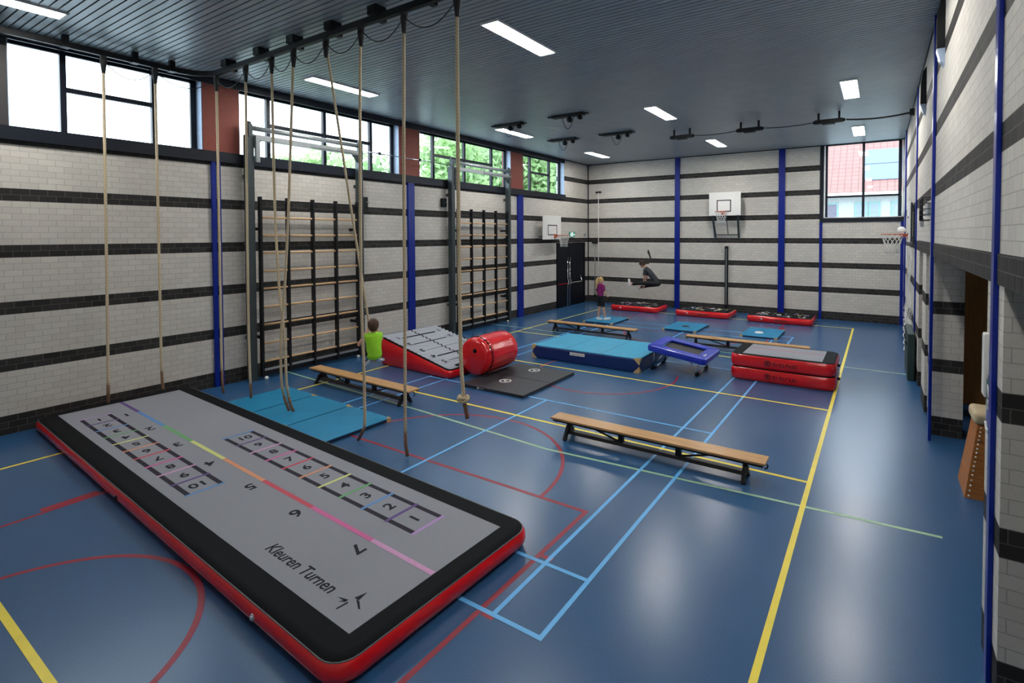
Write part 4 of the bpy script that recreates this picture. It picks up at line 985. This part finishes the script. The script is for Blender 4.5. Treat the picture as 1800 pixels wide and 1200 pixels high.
# ------------------------------------------------------------------ people
def remeshed(mb, voxel, name, mat_, parent, smooth=4):
    me = mb.mesh(name+'_src', mat_); tmp = bpy.data.objects.new('tmp', me); COL.objects.link(tmp)
    md = tmp.modifiers.new('r', 'REMESH'); md.mode = 'VOXEL'; md.voxel_size = voxel; md.use_smooth_shade = True
    if smooth: ms = tmp.modifiers.new('s', 'SMOOTH'); ms.iterations = smooth; ms.factor = .5
    bpy.context.view_layer.update()
    me2 = bpy.data.meshes.new_from_object(tmp.evaluated_get(bpy.context.evaluated_depsgraph_get()))
    bpy.data.objects.remove(tmp); bpy.data.meshes.remove(me)
    me2.name = name; me2.materials.clear(); me2.materials.append(mat_)
    o = bpy.data.objects.new(name, me2); COL.objects.link(o); o.parent = parent
    return o
def limb(mb, pts, rs):
    """rounded chain of tapering segments"""
    for (p, q, a, b) in zip(pts, pts[1:], rs, rs[1:]):
        p = Vector(p); q = Vector(q); n = 6
        mb.tube([p.lerp(q, i/n) for i in range(n+1)], [a+(b-a)*i/n for i in range(n+1)], None, 14)
    for p, r in zip(pts, rs): mb.ball(p, r, None, 14)
def hand(mb, wrist, d, side, s=1.0, curl=.6):
    """palm and five fingers; d = finger direction, side = thumb side"""
    d = Vector(d).normalized(); side = Vector(side); side = (side-d*side.dot(d)).normalized(); nrm = d.cross(side)
    wv = Vector(wrist); L = .075*s
    for t in (-1, -.33, .33, 1): mb.tube([wv+side*t*.016*s, wv+d*L+side*t*.028*s], [.014*s, .0125*s], None, 8)
    mb.ball(wv+d*L*.55, (.03*s,)*3, None, 10, Matrix(((1, 0, 0, 0), (0, 1, 0, 0), (0, 0, 1, 0), (0, 0, 0, 1))))
    for k_, t in enumerate((1, .33, -.33, -1)):
        ln = (.062, .070, .066, .052)[k_]*s; b_ = wv+d*L+side*t*.029*s
        c1 = curl*(.7+.1*k_); d1 = (d*math.cos(c1*.6)+nrm*math.sin(c1*.6)); d2 = (d*math.cos(c1*1.5)+nrm*math.sin(c1*1.5))
        m1 = b_+d1*ln*.5; e1 = m1+d2*ln*.5
        mb.tube([b_-d*.01, m1], [.0095*s, .0085*s], None, 8); mb.tube([m1, e1], [.0085*s, .007*s], None, 8); mb.ball(m1, .0085*s, None, 8); mb.ball(e1, .007*s, None, 8)
    tb = wv+d*.022*s+side*.026*s; td = (d*.6+side*.8+nrm*.25*curl).normalized(); tm = tb+td*.034*s; te = tm+(d*.85+side*.3+nrm*.4*curl).normalized()*.028*s
    mb.tube([tb-td*.012, tm], [.013*s, .010*s], None, 8); mb.tube([tm, te], [.010*s, .008*s], None, 8); mb.ball(tm, .010*s, None, 8); mb.ball(te, .008*s, None, 8)
def person(lab, loc, rz, J, s, mats, hair, extra=None, long_pants=False, shoes=None):
    """J: joints in a local frame facing +y. s: size factor of the widths"""
    root = thing('person', lab, 'person', loc, rz)
    V_ = {k_: Vector(v) for k_, v in J.items() if not isinstance(v, float)}
    B = MB(); hd = V_['head']; fd = V_.get('face', Vector((0, 1, 0))).normalized(); up = V_.get('headup', Vector((0, 0, 1))).normalized(); rt = fd.cross(up).normalized(); up = rt.cross(fd)
    Rm = Matrix((( rt.x, fd.x, up.x, 0), (rt.y, fd.y, up.y, 0), (rt.z, fd.z, up.z, 0), (0, 0, 0, 1)))
    hr = .098*V_.get('hs', Vector((1, 0, 0))).x
    B.ball(hd, (hr*.84, hr*1.0, hr*1.12), None, 22, Rm)                          # skull
    B.ball(hd+Rm.to_3x3() @ Vector((0, hr*.18, -hr*.55)), (hr*.62, hr*.70, hr*.62), None, 18, Rm)   # jaw
    B.ball(hd+Rm.to_3x3() @ Vector((0, hr*.78, -hr*1.0)), (hr*.22, hr*.16, hr*.16), None, 10, Rm)   # chin
    nb = [hd+Rm.to_3x3() @ Vector(q)*hr for q in ((0, .92, .08), (0, 1.13, -.32), (0, .96, -.42))]
    B.tube(nb, [hr*.09, hr*.17, hr*.10], None, 10)
    for sx in (-1, 1):
        B.ball(hd+Rm.to_3x3() @ Vector((sx*hr*.84, -.05*hr, -.12*hr)), (hr*.10, hr*.20, hr*.28), None, 10, Rm)
        B.ball(hd+Rm.to_3x3() @ Vector((sx*hr*.36, hr*.86, hr*.14)), (hr*.26, hr*.10, hr*.07), None, 8, Rm)
    for zz_ in (-.62, -.72): B.ball(hd+Rm.to_3x3() @ Vector((0, hr*.93, hr*zz_)), (hr*.26, hr*.09, hr*.055), None, 10, Rm)   # lips
    limb(B, [hd+Rm.to_3x3() @ Vector((0, -hr*.2, -hr*.6)), V_['neck']], [.048*s, .052*s])
    ch, pv = V_['chest'], V_['pelvis']
    axis = (V_['shR']-V_['shL']).normalized(); hip = (V_['hipR']-V_['hipL']).normalized()
    def torso(mb, e=0.0, z0=0.0, se=None):
        se = e if se is None else se
        sp = (ch-pv); n = 7; pr = None
        for i in range(n+1):
            t = z0+(1-z0)*i/n; c = pv.lerp(ch, t); ax = hip.lerp(axis, t).normalized(); dd = sp.normalized(); fr = dd.cross(ax).normalized()*-1
            w_ = (.118+.035*t-.02*math.sin(PI*t))*s+e; dp = (.088+.012*math.sin(PI*t))*s+e
            Rm2 = Matrix(((ax.x, fr.x, dd.x, 0), (ax.y, fr.y, dd.y, 0), (ax.z, fr.z, dd.z, 0), (0, 0, 0, 1)))
            mb.ball(c, (w_, dp, .085*s+e*.6), None, 18, Rm2)
        limb(mb, [V_['shL'], V_['neck']+(ch-pv).normalized()*-.03, V_['shR']], [.050*s+se, .058*s+se, .050*s+se])
        limb(mb, [V_['shL'], ch, V_['shR']], [.050*s+se, .085*s+e, .050*s+se])
    torso(B)
    for q in ('L', 'R'):
        limb(B, [V_['sh'+q], V_['el'+q], V_['wr'+q]], [.044*s, .034*s, .022*s])
        sg = -1 if q == 'L' else 1
        hdv = V_.get('hd'+q, (V_['wr'+q]-V_['el'+q])); sv = V_.get('th'+q, Vector((-sg, 0, .2)))
        hand(B, V_['wr'+q]+Vector(hdv).normalized()*.004, hdv, sv, .92*s, J.get('curl', .6))
        limb(B, [V_['hip'+q], V_['kn'+q], V_['an'+q]], [.078*s, .052*s, .034*s])
        limb(B, [V_['hip'+q], pv], [.080*s, .095*s])
        mid = V_['kn'+q].lerp(V_['an'+q], .3); B.ball(mid, .050*s, None, 12)
        toe = V_['toe'+q]; limb(B, [V_['an'+q], V_['an'+q].lerp(toe, .5), toe], [.032*s, .028*s, .020*s])
    body = remeshed(B, .0065, 'body', M['skin'], root)
    R3 = Rm.to_3x3()
    for sx in (-1, 1):
        e = obj('eye', MB().ball(hd+R3 @ Vector((sx*hr*.36, hr*.875, hr*.0)), (hr*.13, hr*.07, hr*.085), None, 10, Rm), M['eyewhite'], root)
        obj('pupil', MB().ball(hd+R3 @ Vector((sx*hr*.36, hr*.94, hr*.0)), hr*.05, None, 8), M['hairdark'], e)
    obj('mouth', MB().ball(hd+R3 @ Vector((0, hr*1.0, -hr*.67)), (hr*.22, hr*.04, hr*.035), None, 10, Rm), mat('lips', (.45, .13, .11), .5), root)
    # clothes
    Sb = MB(); torso(Sb, J.get('loose', .016), J.get('hem', 0.0), .004 if J.get('sleeve', .5) == 0 else None); 
    for q in ('L', 'R'):
        f = J.get('sleeve', .5)
        if f > 0: limb(Sb, [V_['sh'+q], V_['sh'+q].lerp(V_['el'+q], f)], [.060*s, .056*s])
    remeshed(Sb, .008, 'shirt', mats['shirt'], root, 6)
    Pb = MB(); limb(Pb, [V_['hipL'], pv, V_['hipR']], [.094*s, .112*s, .094*s]); limb(Pb, [pv, pv.lerp(ch, .16)], [.108*s, .112*s])
    for q in ('L', 'R'):
        if long_pants: limb(Pb, [V_['hip'+q], V_['kn'+q], V_['kn'+q].lerp(V_['an'+q], .80)], [.096*s, .066*s, .052*s])
        else: limb(Pb, [V_['hip'+q], V_['hip'+q].lerp(V_['kn'+q], .72)], [.096*s, .086*s])
    remeshed(Pb, .008, 'trousers' if long_pants else 'shorts', mats['pants'], root, 5)
    for q in ('L', 'R'):
        an, toe = V_['an'+q], V_['toe'+q]; d = (toe-an); sh = V_['kn'+q]-an; sh.normalize(); low = (d-sh*d.dot(sh)).normalized()
        heel = an-sh*.045*s-low*.045*s; tip = an-sh*.052*s+low*(.175*s)
        S_ = MB(); limb(S_, [heel, heel.lerp(tip, .5), tip], [.040*s, .042*s, .034*s]); limb(S_, [an-sh*.01, heel.lerp(tip, .25)], [.042*s, .042*s])
        so = remeshed(S_, .007, 'shoe', mats['shoe'], root, 3)
        c0 = heel-sh*.030*s; c1 = tip-sh*.024*s; u_ = (c1-c0).normalized(); v_ = u_.cross(sh).normalized()
        pl = []; N = 18
        for i in range(N):
            a = 2*PI*i/N; pl.append((math.cos(a), math.sin(a)))
        cc = c0.lerp(c1, .5); ln = (c1-c0).length/2+.030*s
        loopA = [cc+u_*ln*x+v_*.040*s*y-sh*.014*s for x, y in pl]; loopB = [cc+u_*ln*x+v_*.040*s*y+sh*.010*s for x, y in pl]
        obj('sole', MB().loft([loopA, loopB], None), mats['sole'], so)
    # hair
    Hb = MB(); Hb.ball(hd+R3 @ Vector((0, -hr*.12, hr*.16)), (hr*.93, hr*1.03, hr*1.10), None, 22, Rm); Hb.ball(hd+R3 @ Vector((0, -hr*.35, -hr*.28)), (hr*.80, hr*.74, hr*.75), None, 18, Rm)
    if hair == 'curly':
        rnd = random.Random(2)
        for i in range(46):
            th = rnd.uniform(0, 1.75); ph = rnd.uniform(0, 2*PI)
            v = Vector((math.sin(th)*math.cos(ph), math.sin(th)*math.sin(ph)-.15, math.cos(th)+.1))
            if v.y > .75 and v.z < .5: continue
            Hb.ball(hd+R3 @ (v*hr*1.05), hr*.27, None, 8)
    if hair == 'short':
        rnd = random.Random(3)
        for i in range(30):
            th = rnd.uniform(0, 1.3); ph = rnd.uniform(0, 2*PI); v = Vector((math.sin(th)*math.cos(ph)*.85, math.sin(th)*math.sin(ph)-.12, math.cos(th)+.14))
            Hb.ball(hd+R3 @ (v*hr*1.0), hr*.17, None, 8)
    ho = remeshed(Hb, .008, 'hair', mats['hair'], root, 2)
    if extra: extra(root, hd, R3, hr, ho)
    return root

# girl standing on the small blue mat, seen from behind
def pony(root, hd, R3, hr, ho):
    o_ = obj('hair_tie', MB().tube([hd+R3 @ Vector((0, -hr*1.02, hr*.55)), hd+R3 @ Vector((0, -hr*1.22, hr*.55))], .022, None, 12), M['magenta'], ho)
    p = [hd+R3 @ Vector(q)*hr for q in ((0, -1.0, .5), (0, -1.45, .75), (-.05, -1.75, .2), (-.12, -1.75, -1.0), (-.15, -1.65, -2.2), (-.2, -1.5, -3.2))]
    obj('ponytail', MB().tube(p, [.018, .028, .036, .040, .030, .008], None, 12), M['hairblond'], ho)
JG = dict(pelvis=(0, 0, .83), chest=(0, .01, 1.17), neck=(0, .0, 1.27), head=(0, .02, 1.40), face=(.1, 1, -.08), shL=(-.145, 0, 1.20), shR=(.145, 0, 1.20),
          elL=(-.20, -.01, .97), wrL=(-.19, .13, .82), elR=(.21, .0, .98), wrR=(.22, .12, .84), hdL=(0, .7, -.6), hdR=(-.2, .9, .1),
          hipL=(-.075, 0, .80), hipR=(.075, 0, .80), knL=(-.085, .02, .43), anL=(-.09, -.03, .085), knR=(.09, .06, .43), anR=(.12, .11, .085), toeL=(-.075, .10, .03), toeR=(.20, .22, .03), sleeve=.62)
person('child with blond ponytail in magenta shirt and black shorts, standing on a blue mat', (-6.18, 12.92, .055), math.radians(-22), JG, .92,
       dict(shirt=M['magenta'], pants=M['blackcloth'], shoe=M['shoewhite'], sole=M['white'], hair=M['hairblond']), 'plain', pony)

# boy hanging from the rope
f_ = Vector((-.93, .37, 0)).normalized(); rzb = math.atan2(-f_.x, f_.y)
JB = dict(pelvis=(0, .0, 1.10), chest=(0, .03, 1.36), neck=(0, .02, 1.43), head=(0.0, .03, 1.555), face=(.35, 1, -.05), shL=(-.115, .03, 1.39), shR=(.115, .03, 1.39),
          elL=(-.225, .08, 1.25), wrL=(-.045, .24, 1.44), elR=(.17, .13, 1.30), wrR=(.045, .25, 1.56), hdL=(.35, .35, .35), hdR=(-.4, .3, .4), thL=(.2, -.3, .9), thR=(.2, -.3, .9), hem=-.12, loose=.032,
          hipL=(-.065, .02, 1.09), hipR=(.065, .02, 1.09), knL=(-.085, .29, 1.15), anL=(-.04, .12, 1.02), knR=(.085, .30, 1.14), anR=(.045, .14, 1.00), toeL=(-.03, .05, .95), toeR=(.04, .06, .93), sleeve=0.0, curl=1.7)
pos = Vector((HP.x, HP.y, 0))-f_*.27
person('child in neon lime vest hanging on a slanting climbing rope', (pos.x, pos.y, 0), rzb, JB, .80,
       dict(shirt=M['lime'], pants=M['blackcloth'], shoe=M['shoedark'], sole=M['shoewhite'], hair=M['hairbrown']), 'short')

# child in mid-air above the red inflatable
def braid(root, hd, R3, hr, ho):
    base = hd+R3 @ Vector((0, -hr*.95, -hr*.1)); pts_ = [base, base+Vector((0, -.14, -.02)), base+Vector((0, -.24, .03)), base+Vector((0, -.27, .16)), base+Vector((0, -.22, .30)), base+Vector((0, -.17, .42)), base+Vector((0, -.16, .52))]
    obj('braid', MB().tube(pts_, [.04, .034, .032, .030, .034, .048, .02], None, 10), M['hairdark'], ho)
JJ = dict(pelvis=(0, -.60, 1.20), chest=(0, -.22, 1.64), neck=(0, -.10, 1.77), head=(0, .05, 1.93), face=(0.1, .78, -.62), hs=(1.12, 0, 0), headup=(0, .6, .78), shL=(-.17, -.13, 1.70), shR=(.17, -.13, 1.70),
          elL=(-.19, -.10, 1.45), wrL=(-.13, -.06, 1.24), elR=(.20, -.05, 1.42), wrR=(.12, .02, 1.04), hdL=(.1, .4, -.8), hdR=(-.1, .6, -.6),
          hipL=(-.10, -.54, 1.17), hipR=(.10, -.54, 1.16), knL=(-.20, -.03, 1.19), anL=(-.22, .44, 1.12), knR=(.30, -.10, 1.06), anR=(.50, .36, .93), toeL=(-.22, .50, 1.26), toeR=(.50, .44, 1.05), sleeve=.66)
person('child with dark braid in charcoal shirt leaping in a mid-air pike', (-5.82, 15.95, -.04), math.radians(90), JJ, 1.12,
       dict(shirt=M['charcoal'], pants=M['blackcloth'], shoe=M['shoewhite'], sole=M['white'], hair=M['hairdark']), 'curly', braid, True)

# ------------------------------------------------------------------ outside the windows
structure('ground', MB().box((-60, -30, -.5), (40, 70, -.13)), M['ground_grey'], 'unseen ground outside the hall, greyed to keep green bounce off the ceiling', 'ground')  # out of view; grey instead of lawn so no green light bounces indoors
def foliage(seed, R, Hh, n, m):
    rnd = random.Random(seed); mb = MB(); blobs = []
    for i in range(16):
        a = rnd.uniform(0, 2*PI); rr = rnd.uniform(0, .62)*R; blobs.append((Vector((rr*math.cos(a), rr*math.sin(a), rnd.uniform(.28, .85)*Hh)), rnd.uniform(.30, .52)*R))
    vs = []; fs = []
    for i in range(n):
        c, r = rnd.choice(blobs); v = Vector((rnd.gauss(0, 1), rnd.gauss(0, 1), rnd.gauss(0, 1))).normalized(); p = c+v*r*rnd.uniform(.75, 1.08)
        q = Vector((rnd.gauss(0, 1), rnd.gauss(0, 1), rnd.gauss(0, 1))).normalized(); t = v.cross(q).normalized(); nn = (v+q*.7).normalized(); t = nn.cross(q).normalized(); u_ = nn.cross(t)
        s_ = rnd.uniform(.10, .20); k0 = len(vs); vs += [p-t*s_, p+u_*s_*.5, p+t*s_, p-u_*s_*.5]; fs.append((k0, k0+1, k0+2, k0+3))
    mb.add(vs, fs); return mb.mesh('foliage', m)
f1 = foliage(1, 2.6, 8.0, 5200, M['leaf']); f2 = foliage(2, 2.8, 8.0, 5200, M['leaf2'])
tm = MB()
tm.tube([(0, 0, -.13), (.05, 0, 1.5), (-.05, .05, 3.2), (.1, 0, 5.5)], [.22, .17, .13, .05]); 
for a in range(5): tm.tube([(0, 0, 2.2+a*.4), (1.2*math.cos(a*1.9), 1.2*math.sin(a*1.9), 4.0+a*.35)], [.08, .03])
tm = tm.mesh('trunk', M['bark'])
TREES = [(-19.5, 10.5, .96, 0, 'small tree seen low through the window above the nearer wall bars'), (-23, 15.5, 1.12, 1, 'tree left of centre beyond the high windows'), (-19, 19.5, 1.28, 0, 'bright tree beyond the window above the farther wall bars'),
         (-22, 24.5, 1.40, 1, 'tall tree behind the bright one beyond the high windows'), (-18, 26.5, 1.42, 0, 'tree beyond the farthest high window, left part'), (-20, 32.0, 1.62, 1, 'tree beyond the farthest high window, right part'),
         (-26, 29.5, 1.6, 0, 'distant tree filling the gap beyond the farthest windows'), (-26, 12.0, 1.06, 1, 'low tree between the second and third high windows'), (-16, 31.0, 1.4, 1, 'tree closest to the far corner outside the high windows'), (-22, 38.0, 1.75, 0, 'most distant tree outside the high windows')]
for x, y, s_, k_, lab in TREES:
    t = thing('tree', lab, 'tree', (x, y, -.13), random.uniform(0, 6), 'trees outside the high windows'); t.scale = (s_, s_, s_)
    for nme, me in (('trunk', tm), ('foliage', (f1, f2)[k_])):
        o = bpy.data.objects.new(nme, me); COL.objects.link(o); o.parent = t
# house behind the far window
HS = thing('house', 'cream house with red tiled roof seen through the far window', 'house', (1.5, 30.0, -.13)); oy = 30.0
obj('wall', MB().box((-7, oy, -.13), (10, oy+8, 5.25)), M['render'], HS, False)
rm = Matrix.Translation((-7.4, oy-.35, 5.30)) @ Matrix.Rotation(math.radians(44), 4, 'X')
rf = bpy.data.objects.new('roof', MB().box((0, 0, 0), (18, 6.4, .12)).mesh('roof', M['tile'])); COL.objects.link(rf); rf.parent = HS
rf.matrix_local = Matrix.Translation((-1.5, -30.0, .13)) @ rm
obj('gutter', MB().box((-7.4, oy-.55, 5.12), (10.4, oy-.30, 5.36)), M['white'], HS, False)
sp_ = bpy.data.objects.new('solar_panel', MB().box((8.75, .95, .13), (11.5, 2.35, .17)).mesh('solar_panel', M['solar'])); COL.objects.link(sp_); sp_.parent = rf
sp_ = bpy.data.objects.new('solar_panel', MB().box((8.75, 2.40, .13), (11.5, 3.75, .17)).mesh('solar_panel', M['solar'])); COL.objects.link(sp_); sp_.parent = rf
fr_m = mat('mint_window_frame', (.16, .30, .29), .5); pn_m = mat('curtained_pane', (.14, .13, .17), .3)
for (x0_, x1_) in ((-.75, .12), (.95, 1.55), (1.62, 2.15), (2.65, 3.15)):
    wn = obj('window', MB().box((x0_, oy-.06, 3.75), (x1_, oy+.02, 4.85)), fr_m, HS, False)
    pn = obj('pane', MB().box((x0_+.07, oy-.07, 3.85), (x1_-.07, oy-.055, 4.75)), pn_m if x0_ < 0 else mat('pale_pane', (.22, .26, .30), .2), wn); pn.location = -Vector((1.5, 30, -.13))
